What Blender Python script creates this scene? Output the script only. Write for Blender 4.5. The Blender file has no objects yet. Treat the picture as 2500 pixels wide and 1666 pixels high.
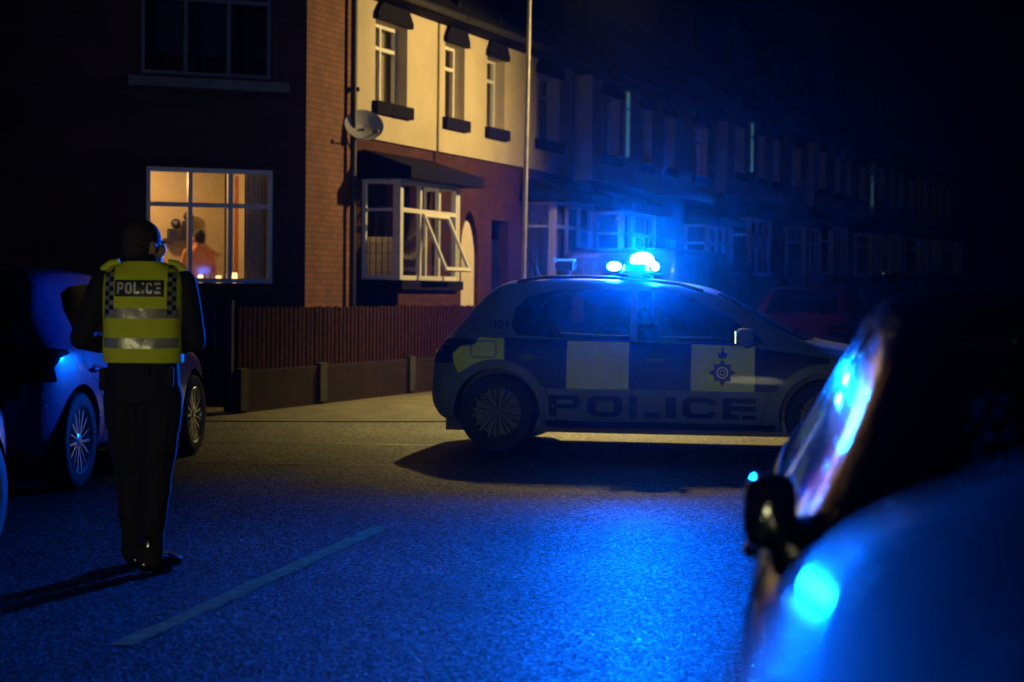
import bpy, bmesh, math, random
from mathutils import Vector, Matrix
from mathutils.bvhtree import BVHTree
random.seed(7)
R = math.radians
S = bpy.context.scene
COL = S.collection

# ------------------------------------------------------------------ materials
def nt(name):
    m = bpy.data.materials.new(name); m.use_nodes = True
    t = m.node_tree; b = t.nodes['Principled BSDF']
    return m, t, b
def coords(t, scale=(1, 1, 1)):
    tc = t.nodes.new('ShaderNodeTexCoord'); mp = t.nodes.new('ShaderNodeMapping')
    mp.inputs['Scale'].default_value = scale
    t.links.new(tc.outputs['Object'], mp.inputs['Vector'])
    return mp.outputs['Vector']
def noise(t, vec, scale, detail=3, rough=.5):
    n = t.nodes.new('ShaderNodeTexNoise'); n.inputs['Scale'].default_value = scale
    n.inputs['Detail'].default_value = detail; n.inputs['Roughness'].default_value = rough
    t.links.new(vec, n.inputs['Vector']); return n.outputs['Fac']
def ramp(t, fac, stops):
    r = t.nodes.new('ShaderNodeValToRGB'); e = r.color_ramp.elements
    while len(e) < len(stops): e.new(.5)
    for i, (p, c) in enumerate(stops):
        e[i].position = p; e[i].color = (c[0], c[1], c[2], 1) if not isinstance(c, float) else (c, c, c, 1)
    t.links.new(fac, r.inputs['Fac']); return r.outputs['Color']
def bump(t, b, h, strength=.3, dist=.01, coat=False):
    n = t.nodes.new('ShaderNodeBump'); n.inputs['Strength'].default_value = strength
    n.inputs['Distance'].default_value = dist
    t.links.new(h, n.inputs['Height']); t.links.new(n.outputs['Normal'], b.inputs['Normal'])
    if coat: t.links.new(n.outputs['Normal'], b.inputs['Coat Normal'])
def plain(name, c, rough=.6, metal=0., var=.25, scale=8., bmp=0., bscale=60., coat=0., spec=.5):
    m, t, b = nt(name)
    v = coords(t)
    f = noise(t, v, scale, 4, .6)
    lo = tuple(x*(1-var) for x in c); hi = tuple(min(1, x*(1+var)) for x in c)
    t.links.new(ramp(t, f, [(.3, lo), (.7, hi)]), b.inputs['Base Color'])
    b.inputs['Roughness'].default_value = rough; b.inputs['Metallic'].default_value = metal
    b.inputs['Coat Weight'].default_value = coat; b.inputs['Coat Roughness'].default_value = .05
    b.inputs['Specular IOR Level'].default_value = spec
    if bmp: bump(t, b, noise(t, v, bscale, 3), bmp, .01)
    return m
def paint(name, c, rough=.3, metal=.2, drop=.5, dscale=90., coat=1.):
    m, t, b = nt(name)
    v = coords(t)
    f = noise(t, v, 5, 5, .6)
    t.links.new(ramp(t, f, [(.3, tuple(x*.8 for x in c)), (.7, c)]), b.inputs['Base Color'])
    b.inputs['Roughness'].default_value = rough; b.inputs['Metallic'].default_value = metal
    b.inputs['Coat Weight'].default_value = coat; b.inputs['Coat Roughness'].default_value = .06
    vo = t.nodes.new('ShaderNodeTexVoronoi'); vo.inputs['Scale'].default_value = dscale
    t.links.new(v, vo.inputs['Vector'])
    h = ramp(t, vo.outputs['Distance'], [(0., 1.), (.18, .8), (.3, 0.)])
    bump(t, b, h, drop, .003, True)
    return m
def brick(name, c1, c2, mortar, rough=.85, sc=1.):
    m, t, b = nt(name)
    tc = t.nodes.new('ShaderNodeTexCoord'); sp = t.nodes.new('ShaderNodeSeparateXYZ')
    t.links.new(tc.outputs['Object'], sp.inputs[0])
    ad = t.nodes.new('ShaderNodeMath'); t.links.new(sp.outputs['X'], ad.inputs[0]); t.links.new(sp.outputs['Y'], ad.inputs[1])
    cb = t.nodes.new('ShaderNodeCombineXYZ'); t.links.new(ad.outputs[0], cb.inputs['X']); t.links.new(sp.outputs['Z'], cb.inputs['Y'])
    br = t.nodes.new('ShaderNodeTexBrick'); t.links.new(cb.outputs[0], br.inputs['Vector'])
    br.inputs['Color1'].default_value = (*c1, 1); br.inputs['Color2'].default_value = (*c2, 1); br.inputs['Mortar'].default_value = (*mortar, 1)
    br.inputs['Scale'].default_value = sc; br.inputs['Brick Width'].default_value = .225; br.inputs['Row Height'].default_value = .075
    br.inputs['Mortar Size'].default_value = .008
    mx = t.nodes.new('ShaderNodeMix'); mx.data_type = 'RGBA'; mx.blend_type = 'MULTIPLY'; mx.inputs['Factor'].default_value = .8
    f = noise(t, tc.outputs['Object'], 2.5, 6, .65)
    t.links.new(br.outputs['Color'], mx.inputs['A']); t.links.new(ramp(t, f, [(.3, .45), (.7, 1.)]), mx.inputs['B'])
    t.links.new(mx.outputs['Result'], b.inputs['Base Color']); b.inputs['Roughness'].default_value = rough
    bump(t, b, br.outputs['Fac'], -.5, .01)
    return m
def glass(name, tint, rough=.03, drop=0., refl=1., glow_haze=0.):
    m, t, b = nt(name); t.nodes.remove(b)
    out = t.nodes['Material Output']
    tr = t.nodes.new('ShaderNodeBsdfTransparent'); tr.inputs['Color'].default_value = (*tint, 1)
    gl = t.nodes.new('ShaderNodeBsdfGlossy'); gl.inputs['Roughness'].default_value = rough
    gl.inputs['Color'].default_value = (refl, refl, refl, 1)
    fr = t.nodes.new('ShaderNodeFresnel'); fr.inputs['IOR'].default_value = 1.5
    mx = t.nodes.new('ShaderNodeMixShader')
    v = coords(t)
    if drop:
        vo = t.nodes.new('ShaderNodeTexVoronoi'); vo.inputs['Scale'].default_value = 70
        t.links.new(v, vo.inputs['Vector'])
        h = ramp(t, vo.outputs['Distance'], [(0., 1.), (.2, .8), (.34, 0.)])
    else:
        h = noise(t, v, 3, 2)
    bp = t.nodes.new('ShaderNodeBump'); bp.inputs['Strength'].default_value = drop if drop else .06; bp.inputs['Distance'].default_value = .004
    t.links.new(h, bp.inputs['Height'])
    t.links.new(bp.outputs['Normal'], gl.inputs['Normal']); t.links.new(bp.outputs['Normal'], fr.inputs['Normal'])
    t.links.new(fr.outputs[0], mx.inputs[0]); t.links.new(tr.outputs[0], mx.inputs[1]); t.links.new(gl.outputs[0], mx.inputs[2])
    last = mx.outputs[0]
    if glow_haze:    # water beads scatter light coming through the pane
        tl = t.nodes.new('ShaderNodeBsdfTranslucent'); tl.inputs['Color'].default_value = (.8, .8, .8, 1)
        m2 = t.nodes.new('ShaderNodeMixShader'); mu = t.nodes.new('ShaderNodeMath'); mu.operation = 'MULTIPLY'; mu.inputs[1].default_value = glow_haze
        t.links.new(h, mu.inputs[0]); t.links.new(mu.outputs[0], m2.inputs[0]); t.links.new(last, m2.inputs[1]); t.links.new(tl.outputs[0], m2.inputs[2]); last = m2.outputs[0]
    t.links.new(last, out.inputs['Surface'])
    return m
def glow(name, c, s):
    m, t, b = nt(name)
    b.inputs['Base Color'].default_value = (*[min(1, x) for x in c], 1)
    b.inputs['Emission Color'].default_value = (*c, 1); b.inputs['Emission Strength'].default_value = s
    return m
def asphalt():
    m, t, b = nt('asphalt')
    v = coords(t)
    g = noise(t, v, 80, 4, .65); big = noise(t, v, .5, 6, .6)
    def vor(scale):
        vo = t.nodes.new('ShaderNodeTexVoronoi'); vo.inputs['Scale'].default_value = scale; t.links.new(v, vo.inputs['Vector'])
        sp = t.nodes.new('ShaderNodeSeparateColor'); t.links.new(vo.outputs['Color'], sp.inputs[0]); return vo.outputs['Distance'], sp.outputs[0], sp.outputs[1]
    d1, r1, r2 = vor(74)
    chip = ramp(t, r1, [(0., (.004, .005, .007)), (.6, (.013, .013, .014)), (.85, (.05, .049, .045)), (.97, (.25, .24, .2))])
    mx = t.nodes.new('ShaderNodeMix'); mx.data_type = 'RGBA'; mx.blend_type = 'MULTIPLY'; mx.inputs['Factor'].default_value = 1
    t.links.new(chip, mx.inputs['A']); t.links.new(ramp(t, big, [(.32, .35), (.68, 1.)]), mx.inputs['B'])
    t.links.new(mx.outputs['Result'], b.inputs['Base Color'])
    t.links.new(ramp(t, r2, [(.2, .62), (.85, .42), (1., .22)]), b.inputs['Roughness'])
    sm = t.nodes.new('ShaderNodeMath'); sm.operation = 'MULTIPLY'
    t.links.new(ramp(t, r1, [(.4, .06), (.95, .7)]), sm.inputs[0]); t.links.new(ramp(t, big, [(.3, .5), (.7, 1.)]), sm.inputs[1])
    t.links.new(sm.outputs[0], b.inputs['Specular IOR Level'])
    ad = t.nodes.new('ShaderNodeMath'); ad.operation = 'ADD'
    t.links.new(d1, ad.inputs[0]); t.links.new(g, ad.inputs[1])
    bump(t, b, ad.outputs[0], 1., .013)
    return m
M = {}
M['asphalt'] = asphalt()
M['pavement'] = plain('pavement', (.06, .052, .04), .8, var=.5, scale=3, bmp=.5, bscale=40)
M['kerb'] = plain('kerb_stone', (.1, .09, .07), .8, bmp=.3)
M['roadpaint'] = plain('road_paint', (.88, .74, .34), .9, var=.5, scale=14, bmp=.5, bscale=70, spec=.04)
M['tar'] = plain('tar', (.012, .012, .013), .5, bmp=.3)
M['stucco'] = plain('stucco', (.50, .42, .27), .9, var=.12, scale=1.3, bmp=.35, bscale=90)
M['brick'] = brick('terrace_brick', (.12, .032, .02), (.075, .024, .018), (.06, .05, .04))
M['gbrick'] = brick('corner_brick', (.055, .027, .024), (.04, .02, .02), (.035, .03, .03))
M['litbrick'] = brick('lamplit_brick', (.27, .10, .035), (.2, .07, .03), (.09, .06, .04))  # paler corner house brick; lamplight on this face put into the colour
M['slate'] = plain('slate', (.006, .006, .008), .9, spec=.1, scale=12, bmp=.4, bscale=20)
M['darkwood'] = plain('dark_wood', (.006, .006, .009), .8, bmp=.2, spec=.08)
M['sill'] = plain('sill_stone', (.010, .009, .011), .9, bmp=.2, spec=.08)
M['gsill'] = plain('pale_sill', (.08, .10, .11), .8, bmp=.2)
M['frame'] = plain('upvc', (.68, .66, .58), .45, var=.05)
M['gframe'] = plain('grey_frame', (.6, .6, .55), .5, var=.05)
M['uframe'] = plain('shaded_frame', (.10, .11, .12), .6)  # darker copy of grey_frame; shade of the unlit upper window in the colour
M['winglass'] = glass('window_glass', (.85, .88, .9))
M['curtain'] = plain('curtain', (.55, .48, .36), .9, var=.2, scale=20)
M['pinkcurtain'] = plain('salmon_blind', (.75, .42, .27), .9, var=.1)
def cloth(name, c):
    m, t, b = nt(name); out = t.nodes['Material Output']; v = coords(t)
    b.inputs['Roughness'].default_value = .9
    col = ramp(t, noise(t, v, 12, 4), [(.3, tuple(x*.8 for x in c)), (.7, c)]); t.links.new(col, b.inputs['Base Color'])
    tl = t.nodes.new('ShaderNodeBsdfTranslucent'); t.links.new(col, tl.inputs['Color'])
    mx = t.nodes.new('ShaderNodeMixShader'); mx.inputs[0].default_value = .5
    t.links.new(b.outputs[0], mx.inputs[1]); t.links.new(tl.outputs[0], mx.inputs[2]); t.links.new(mx.outputs[0], out.inputs['Surface'])
    return m
M['blind'] = cloth('translucent_blind', (.8, .68, .45))
M['pinkcurtain'] = cloth('salmon_blind_cloth', (.85, .45, .28))
M['darkroom'] = plain('dark_room', (.03, .03, .035), .9)
M['cream'] = plain('cream_panel', (.72, .62, .44), .8, var=.08)
M['fence'] = plain('fence_boards', (.034, .008, .005), .9, spec=.08, var=.7, scale=9, bmp=.3, bscale=30)
M['gate'] = plain('gate_boards', (.02, .02, .035), .7, bmp=.2)
M['wallbrick'] = brick('garden_brick', (.05, .018, .012), (.025, .012, .008), (.022, .02, .015))
M['stonepier'] = plain('stone_pier', (.06, .055, .035), .85, bmp=.3)
M['steel'] = plain('galvanised', (.22, .21, .17), .5, .3)
M['dish'] = plain('dish_grey', (.4, .41, .37), .55, var=.08)
M['black'] = plain('black_plastic', (.012, .012, .014), .5)
M['rubber'] = plain('rubber', (.013, .013, .015), .75, bmp=.3)
M['rim'] = plain('alloy', (.55, .57, .6), .28, .85, var=.08)
M['darkrim'] = plain('dirty_alloy', (.06, .065, .075), .5, .4, var=.2)
M['autoglass'] = glass('car_glass', (.3, .36, .38), .03)
M['wetglass'] = glass('wet_car_glass', (.6, .66, .7), .06, .5, glow_haze=.6)
M['roomglass'] = glass('room_glass', (.9, .9, .9), .05, refl=.05)
M['seat'] = plain('seat_cloth', (.02, .02, .024), .9)
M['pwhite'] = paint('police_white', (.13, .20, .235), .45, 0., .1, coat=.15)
M['pblue'] = paint('livery_blue', (.003, .010, .09), .5, 0., .1, coat=.08)
M['pyellow'] = paint('livery_yellow', (.70, .95, .01), .5, 0., .1, coat=.1)
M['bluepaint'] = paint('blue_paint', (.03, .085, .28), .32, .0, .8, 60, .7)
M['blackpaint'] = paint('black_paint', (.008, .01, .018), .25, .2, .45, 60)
M['fgpaint'] = paint('rainy_dark_paint', (.003, .004, .01), .12, .0, .12, 60, .7)
M['nearpaint'] = paint('near_dark_paint', (.003, .004, .008), .5, .0, .75, 22, .55)
M['nearpaint'].node_tree.nodes['Principled BSDF'].inputs['Specular IOR Level'].default_value = .02
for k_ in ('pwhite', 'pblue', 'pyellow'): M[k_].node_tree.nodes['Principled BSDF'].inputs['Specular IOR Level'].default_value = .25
for k_ in ('wallbrick', 'stonepier', 'gbrick', 'brick', 'pavement'): M[k_].node_tree.nodes['Principled BSDF'].inputs['Specular IOR Level'].default_value = .12
M['redpaint'] = paint('red_paint', (.25, .01, .02), .3, .1, .3)
M['greypaint'] = paint('grey_paint', (.12, .12, .13), .3, .3, .3)
M['tail'] = plain('tail_red', (.35, .02, .02), .2, coat=1.)
M['darklamp'] = plain('smoked_lamp', (.02, .01, .015), .15, coat=1.)
M['lampclear'] = plain('lamp_clear', (.5, .52, .55), .15, .4, coat=1.)
M['chrome'] = plain('chrome', (.8, .8, .8), .12, 1., var=.05)
M['plate'] = plain('number_plate', (.6, .5, .08), .5)
M['skin'] = plain('skin', (.45, .26, .18), .55, var=.1, scale=20)
M['hair'] = plain('grey_brown_hair', (.035, .03, .028), .8, var=.4, scale=80, bmp=.5, bscale=150)
M['cloth'] = plain('black_uniform', (.012, .012, .02), .85, bmp=.3, bscale=25)
M['boot'] = plain('polished_boot', (.012, .012, .013), .18, coat=.8)
M['hivis'] = plain('hi_vis_yellow', (.85, .92, .02), .7, var=.1, scale=7, bmp=.5, bscale=14)
M['reflect'] = plain('reflective_tape', (.5, .5, .42), .35, .4, var=.2, scale=14, bmp=.4, bscale=20)
M['navy'] = plain('navy_patch', (.015, .02, .06), .5)
M['silver'] = plain('silver_letters', (.75, .75, .68), .4, .2, var=.15, scale=60)
M['pinktop'] = plain('orange_pink_top', (.95, .36, .16), .9)
M['greytop'] = plain('grey_pattern_top', (.2, .22, .22), .9, var=.6, scale=30)
M['darktop'] = plain('dark_top', (.015, .015, .03), .9)
M['roomwall'] = plain('room_wall', (.50, .42, .28), .9, var=.08)
M['beacon'] = glow('beacon_core', (.014, .17, 1.), 700)
M['beacon2'] = glow('beacon_side', (.012, .16, 1.), 400)
M['lens'] = plain('blue_lens', (.02, .06, .3), .15, coat=1.)
M['bulb'] = glow('bulb', (1., .6, .25), 6.)  # shared by the bay lamps and the bulbs added for lamp reflections
M['glimmerw'] = glow('glimmer_white', (1., .8, .5), 9.)
M['candle'] = glow('table_lamp', (1., .62, .25), 2.5)

# ------------------------------------------------------------------ object helpers
def tag(o, label=None, cat=None, group=None, kind=None):
    if label: o['label'] = label
    if cat: o['category'] = cat
    if group: o['group'] = group
    if kind: o['kind'] = kind
    return o
def mk(name, bm, mats, parent=None, smooth=None, mw=None):
    me = bpy.data.meshes.new(name)
    if isinstance(bm, bmesh.types.BMesh):
        bm.normal_update(); bm.to_mesh(me); bm.free()
    else: me = bm
    if not isinstance(mats, (list, tuple)): mats = [mats]
    if len(me.materials): me.materials.clear()
    for m in mats: me.materials.append(m)
    if smooth is not None:
        for p in me.polygons: p.use_smooth = True
        if smooth < 180:
            try: me.set_sharp_from_angle(angle=R(smooth))
            except Exception: pass
    o = bpy.data.objects.new(name, me); COL.objects.link(o)
    if parent: o.parent = parent
    return o
def empty(name, loc, rz=0, label=None, cat=None, group=None):
    o = bpy.data.objects.new(name, None); COL.objects.link(o)
    o.empty_display_size = .1
    o.location = loc; o.rotation_euler = (0, 0, rz)
    return tag(o, label, cat, group)
def kids(o): return [c for c in bpy.data.objects if c.parent == o]
def copy_tree(o, parent=None):
    c = o.copy(); COL.objects.link(c)
    if parent: c.parent = parent
    for ch in kids(o): copy_tree(ch, c)
    return c
def box(bm, x0, x1, y0, y1, z0, z1, mi=0, mat=None):
    vs = [bm.verts.new(p) for p in [(x0,y0,z0),(x1,y0,z0),(x1,y1,z0),(x0,y1,z0),(x0,y0,z1),(x1,y0,z1),(x1,y1,z1),(x0,y1,z1)]]
    if mat is not None:
        for v in vs: v.co = mat @ v.co
    for f in [(0,3,2,1),(4,5,6,7),(0,1,5,4),(1,2,6,5),(2,3,7,6),(3,0,4,7)]:
        fc = bm.faces.new([vs[i] for i in f]); fc.material_index = mi
    return vs
def quad(bm, ps, mi=0):
    f = bm.faces.new([bm.verts.new(p) for p in ps]); f.material_index = mi; return f
def tube(bm, pts, rad, n=10, mi=0, cap=True):
    """tapered tube through pts; rad = list or number"""
    pts = [Vector(p) for p in pts]
    if not isinstance(rad, (list, tuple)): rad = [rad]*len(pts)
    rings = []
    for i, p in enumerate(pts):
        a = pts[max(0, i-1)]; b = pts[min(len(pts)-1, i+1)]
        d = (b-a).normalized()
        up = Vector((0, 0, 1)) if abs(d.z) < .9 else Vector((1, 0, 0))
        u = d.cross(up).normalized(); v = u.cross(d)
        rings.append([bm.verts.new(p+(u*math.cos(2*math.pi*k/n)+v*math.sin(2*math.pi*k/n))*rad[i]) for k in range(n)])
    for r0, r1 in zip(rings, rings[1:]):
        for k in range(n):
            f = bm.faces.new([r0[k], r0[(k+1) % n], r1[(k+1) % n], r1[k]]); f.material_index = mi
    if cap:
        f = bm.faces.new(rings[0][::-1]); f.material_index = mi
        f = bm.faces.new(rings[-1]); f.material_index = mi
def ball(bm, c, r, mat=None, seg=14, mi=0):
    if not isinstance(r, (list, tuple)): r = (r, r, r)
    T = Matrix.Translation(c) @ (mat if mat is not None else Matrix.Identity(4)) @ Matrix.Diagonal((*r, 1))
    res = bmesh.ops.create_uvsphere(bm, u_segments=seg, v_segments=max(6, seg//2+1), radius=1, matrix=T)
    for v in res['verts']:
        for f in v.link_faces: f.material_index = mi
def rbox(bm, c, r, p=.55, seg=24):
    c = Vector(c); n0 = len(bm.verts)
    res = bmesh.ops.create_uvsphere(bm, u_segments=seg, v_segments=seg//2, radius=1)
    for v in res['verts']:
        v.co = Vector([c[k]+r[k]*math.copysign(abs(v.co[k])**p, v.co[k]) for k in range(3)])
def lathe(bm, prof, n=32, mi=0, axis='y', closed=False):
    rings = []
    for k in range(n):
        a = 2*math.pi*k/n
        rings.append([bm.verts.new((r*math.cos(a), h, r*math.sin(a))) for r, h in prof])
    m = len(prof)
    for k in range(n):
        r0 = rings[k]; r1 = rings[(k+1) % n]
        for j in range(m if closed else m-1):
            f = bm.faces.new([r0[j], r0[(j+1) % m], r1[(j+1) % m], r1[j]]); f.material_index = mi
def prism(bm, poly, axis, a, b):
    """closed prism: poly in the plane normal to axis"""
    def P(u, v, w):
        return {'y': (u, w, v), 'z': (u, v, w), 'x': (w, u, v)}[axis]
    lo = [bm.verts.new(P(u, v, a)) for u, v in poly]; hi = [bm.verts.new(P(u, v, b)) for u, v in poly]
    bm.faces.new(lo); bm.faces.new(hi[::-1]); n = len(poly)
    for i in range(n): bm.faces.new([lo[i], hi[i], hi[(i+1) % n], lo[(i+1) % n]])
    bmesh.ops.recalc_face_normals(bm, faces=bm.faces)
def evalmesh(ob):
    dg = bpy.context.evaluated_depsgraph_get(); dg.update()
    return bpy.data.meshes.new_from_object(ob.evaluated_get(dg))
def with_mods(bm, mods):
    me = bpy.data.meshes.new('tmp'); bm.to_mesh(me); bm.free()
    o = bpy.data.objects.new('tmp', me); COL.objects.link(o)
    for typ, kw in mods:
        m = o.modifiers.new('m', typ)
        for k, v in kw.items(): setattr(m, k, v)
    res = evalmesh(o)
    bpy.data.objects.remove(o); bpy.data.meshes.remove(me)
    return res
def boolean(me, cutters):
    o = bpy.data.objects.new('tmpb', me); COL.objects.link(o); tmp = [o]
    for c in cutters:
        cm = bpy.data.meshes.new('c'); c.to_mesh(cm); c.free()
        co = bpy.data.objects.new('c', cm); COL.objects.link(co); tmp.append(co)
        m = o.modifiers.new('b', 'BOOLEAN'); m.operation = 'DIFFERENCE'; m.solver = 'EXACT'; m.object = co
    res = evalmesh(o)
    for t_ in tmp: bpy.data.objects.remove(t_)
    return res
def interp(tab, x):
    if x <= tab[0][0]: return tab[0][1]
    for (a, b), (c, d) in zip(tab, tab[1:]):
        if x <= c: return b+(d-b)*(x-a)/(c-a)
    return tab[-1][1]

# ------------------------------------------------------------------ lettering: quads in a unit box
def arcpts(cx, cy, rx, ry, a0, a1, n=5):
    return [(cx+rx*math.cos(R(a0+(a1-a0)*i/n)), cy+ry*math.sin(R(a0+(a1-a0)*i/n))) for i in range(n+1)]
def strip(o, i): return [[o[k], o[k+1], i[k+1], i[k]] for k in range(len(o)-1)]
def rect(a, b, c, d): return [[(a+(b-a)*k/4, c), (a+(b-a)*(k+1)/4, c), (a+(b-a)*(k+1)/4, d), (a+(b-a)*k/4, d)] for k in range(4)]
def glyph(ch, s=.24, t=.2, worn=False):
    if ch == 'O' or ch == '0':
        rx, ry = .3, .32; q = []
        o = arcpts(1-rx, 1-ry, rx, ry, 0, 90)+arcpts(rx, 1-ry, rx, ry, 90, 180)+arcpts(rx, ry, rx, ry, 180, 270)+arcpts(1-rx, ry, rx, ry, 270, 360)
        ix, iy = .1, .14
        i = arcpts(1-s-ix, 1-t-iy, ix, iy, 0, 90)+arcpts(s+ix, 1-t-iy, ix, iy, 90, 180)+arcpts(s+ix, t+iy, ix, iy, 180, 270)+arcpts(1-s-ix, t+iy, ix, iy, 270, 360)
        return strip(o+[o[0]], i+[i[0]])
    if ch == 'C':
        rx, ry = .3, .32; ix, iy = .1, .14
        o = [(1, .68)]+arcpts(1-rx, 1-ry, rx, ry, 0, 90)[1:]+arcpts(rx, 1-ry, rx, ry, 90, 180)+arcpts(rx, ry, rx, ry, 180, 270)+arcpts(1-rx, ry, rx, ry, 270, 360)[:-1]+[(1, .32)]
        i = [(1-s, .68)]+arcpts(1-s-ix, 1-t-iy, ix, iy, 0, 90)[1:]+arcpts(s+ix, 1-t-iy, ix, iy, 90, 180)+arcpts(s+ix, t+iy, ix, iy, 180, 270)+arcpts(1-s-ix, t+iy, ix, iy, 270, 360)[:-1]+[(1-s, .32)]
        return strip(o, i)
    if ch == 'P':
        o = [(s, 1)]+arcpts(.75, .68, .25, .32, 90, -90, 8)+[(s, .36)]
        i = [(s, 1-t)]+arcpts(.7, .68, .05, .32-t, 90, -90, 8)+[(s, .36+t)]
        return rect(0, s, 0, 1)+strip(o, i)
    if ch == 'L':
        if worn: return rect(0, s*1.1, 0, 1)+rect(.5, 1, 0, t*1.05)
        return rect(0, s, 0, 1)+rect(s, 1, 0, t)
    if ch == 'I': return rect(0, 1, 0, 1)
    if ch == '1': return rect(.4, .8, 0, 1)+[[(.1, .7), (.4, .7), (.4, 1), (.1, .85)]]
    if ch == 'E':
        q = rect(0, s, 0, 1)+rect(s, 1, 1-t, 1)+rect(s, 1, .5-t/2, .5+t/2)
        return q+(rect(s, .5, 0, t)+rect(.58, 1, 0, t*.8) if worn else rect(s, 1, 0, t))
def word(text, widths, gap, h, worn=False, s=.24, t=.2):
    """list of quads in metres starting at 0,0"""
    x = 0; out = []
    for ch, w in zip(text, widths):
        for q in glyph(ch, s, t, worn): out.append([(x+u*w, v*h) for u, v in q])
        x += w+gap
    return out

# ------------------------------------------------------------------ cars
SPEC = dict(
    top=[(-.62,.50),(-.615,.64),(-.59,.80),(-.55,.93),(-.47,1.02),(-.35,1.15),(-.20,1.32),(-.06,1.435),(.12,1.478),(.38,1.497),(.8,1.503),(1.2,1.485),(1.6,1.44),(1.8,1.40),(2.09,1.25),(2.38,1.09),(2.57,1.0),(2.72,.965),(2.98,.92),(3.3,.84),(3.49,.75),(3.58,.62),(3.61,.5)],
    belt=[(-.62,.80),(-.35,.97),(.6,.94),(2.1,.905),(2.6,.88),(3.1,.80),(3.6,.6)],
    w=[(-.62,.62),(-.59,.70),(-.53,.79),(-.42,.855),(-.1,.895),(.5,.905),(1.6,.90),(2.5,.895),(2.9,.875),(3.2,.83),(3.45,.74),(3.57,.62),(3.61,.54)],
    wr=[(-.62,.55),(-.45,.60),(-.1,.575),(.15,.59),(.7,.61),(1.3,.60),(1.75,.575),(2.09,.62),(2.5,.70),(2.72,.71),(3.1,.66),(3.4,.58),(3.61,.45)],
    bot=[(-.62,.36),(-.54,.25),(-.36,.2),(.4,.19),(2.3,.19),(3.0,.2),(3.45,.22),(3.61,.32)],
    wb=2.76)
LONG = dict(SPEC)      # long flat bonnet of an off-roader
LONG['top'] = [p for p in SPEC['top'] if p[0] < 2.3]+[(2.38,1.06),(2.57,.935),(2.72,.92),(3.3,.935),(3.9,.96),(4.15,.96),(4.3,.93),(4.4,.80),(4.44,.6),(4.445,.5)]
LONG['belt'] = [(-.62,.80),(-.35,.97),(.6,.94),(2.1,.905),(2.6,.87),(4.1,.89),(4.3,.84),(4.44,.6)]
LONG['w'] = [p for p in SPEC['w'] if p[0] < 2.9]+[(3.9,.88),(4.15,.85),(4.3,.78),(4.4,.66),(4.445,.54)]
LONG['wr'] = [p for p in SPEC['wr'] if p[0] < 2.8]+[(4.1,.70),(4.3,.60),(4.445,.45)]
LONG['bot'] = [(-.62,.36),(-.54,.25),(-.36,.2),(.4,.19),(3.3,.19),(4.0,.2),(4.3,.22),(4.445,.32)]
LONG['wb'] = 3.45
def section(sp, x, inset=0.):
    w = interp(sp['w'], x)-inset; zb = interp(sp['bot'], x); zt = interp(sp['top'], x); wt = min(interp(sp['wr'], x), w*.96)
    zl = min(interp(sp['belt'], x), zt-.05); g = zt-zl; cr = min(.055, .35*g)
    L = lambda a, b, u: a+(b-a)*u
    sx, sz = w*.945, zl+.005
    return [(0, zb), (w*.5, zb), (w*.86, zb+.005), (w*.97, zb+.09), (w, L(zb, zl, .42)), (w*.998, L(zb, zl, .72)), (w*.975, zl-.035), (sx, sz),
            (L(sx, wt, .35), L(sz, zt-cr, .35)), (L(sx, wt, .75), L(sz, zt-cr, .75)), (wt, zt-cr), (wt*.86, zt-.018), (wt*.45, zt-.003), (0, zt)]
def build_shell(sp):
    bm = bmesh.new(); xs = sorted(set([p[0] for p in sp['top']]+([1.4, .6, .0, 1.0, 2.2, 3.12, 2.85] if sp['wb'] < 3 else [1.4, .6, .0, 1.0, 2.2, 3.0, 3.6])))
    rings = []
    for x in xs:
        pts = section(sp, x); full = [(y, z) for y, z in pts]+[(-y, z) for y, z in pts[-2:0:-1]]
        rings.append([bm.verts.new((x, y, z)) for y, z in full])
    n = len(rings[0])
    for a, b in zip(rings, rings[1:]):
        for k in range(n): bm.faces.new([a[k], b[k], b[(k+1) % n], a[(k+1) % n]])
    for ring, fl in ((rings[0], False), (rings[-1], True)):   # end caps as quads across
        h = len(section(sp, 0))
        for k in range(h-1):
            i0, i1, j0, j1 = k, k+1, (n-k) % n, n-k-1
            vs = [ring[i0], ring[i1], ring[j1], ring[j0]]
            vv = []
            for v in vs:
                if v not in vv: vv.append(v)
            if len(vv) > 2: bm.faces.new(vv)
    bmesh.ops.recalc_face_normals(bm, faces=bm.faces)
    return with_mods(bm, [('SUBSURF', dict(levels=2, render_levels=2))])
def cavity(sp, x0=-.38, x1=2.62):
    bm = bmesh.new(); rings = []
    xs = [x0+(x1-x0)*i/12 for i in range(13)]
    for x in xs:
        w = interp(sp['w'], x)-.1; zt = max(interp(sp['top'], x)-.075, .62); wt = interp(sp['wr'], x)-.05; zl = min(interp(sp['belt'], x), zt-.02)
        pts = [(0, .36), (w-.02, .36), (w-.02, zl-.04), (wt, zt-.045), (wt*.6, zt-.01), (0, zt)]
        full = pts+[(-y, z) for y, z in pts[-2:0:-1]]
        rings.append([bm.verts.new((x, y, z)) for y, z in full])
    n = len(rings[0])
    for a, b in zip(rings, rings[1:]):
        for k in range(n): bm.faces.new([a[k], b[k], b[(k+1) % n], a[(k+1) % n]])
    bm.faces.new(rings[0][::-1]); bm.faces.new(rings[-1])
    bmesh.ops.triangulate(bm, faces=bm.faces)
    bmesh.ops.recalc_face_normals(bm, faces=bm.faces)
    return bm
SIDEWIN = [[(.16,.99),(.105,1.07),(.13,1.21),(.22,1.315),(.42,1.365),(.75,1.385),(1.11,1.383),(1.13,.955),(.6,.965)],
           [(1.19,.955),(1.17,1.38),(1.4,1.365),(1.62,1.325),(1.9,1.195),(2.22,1.0),(2.25,.945)]]
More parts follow.
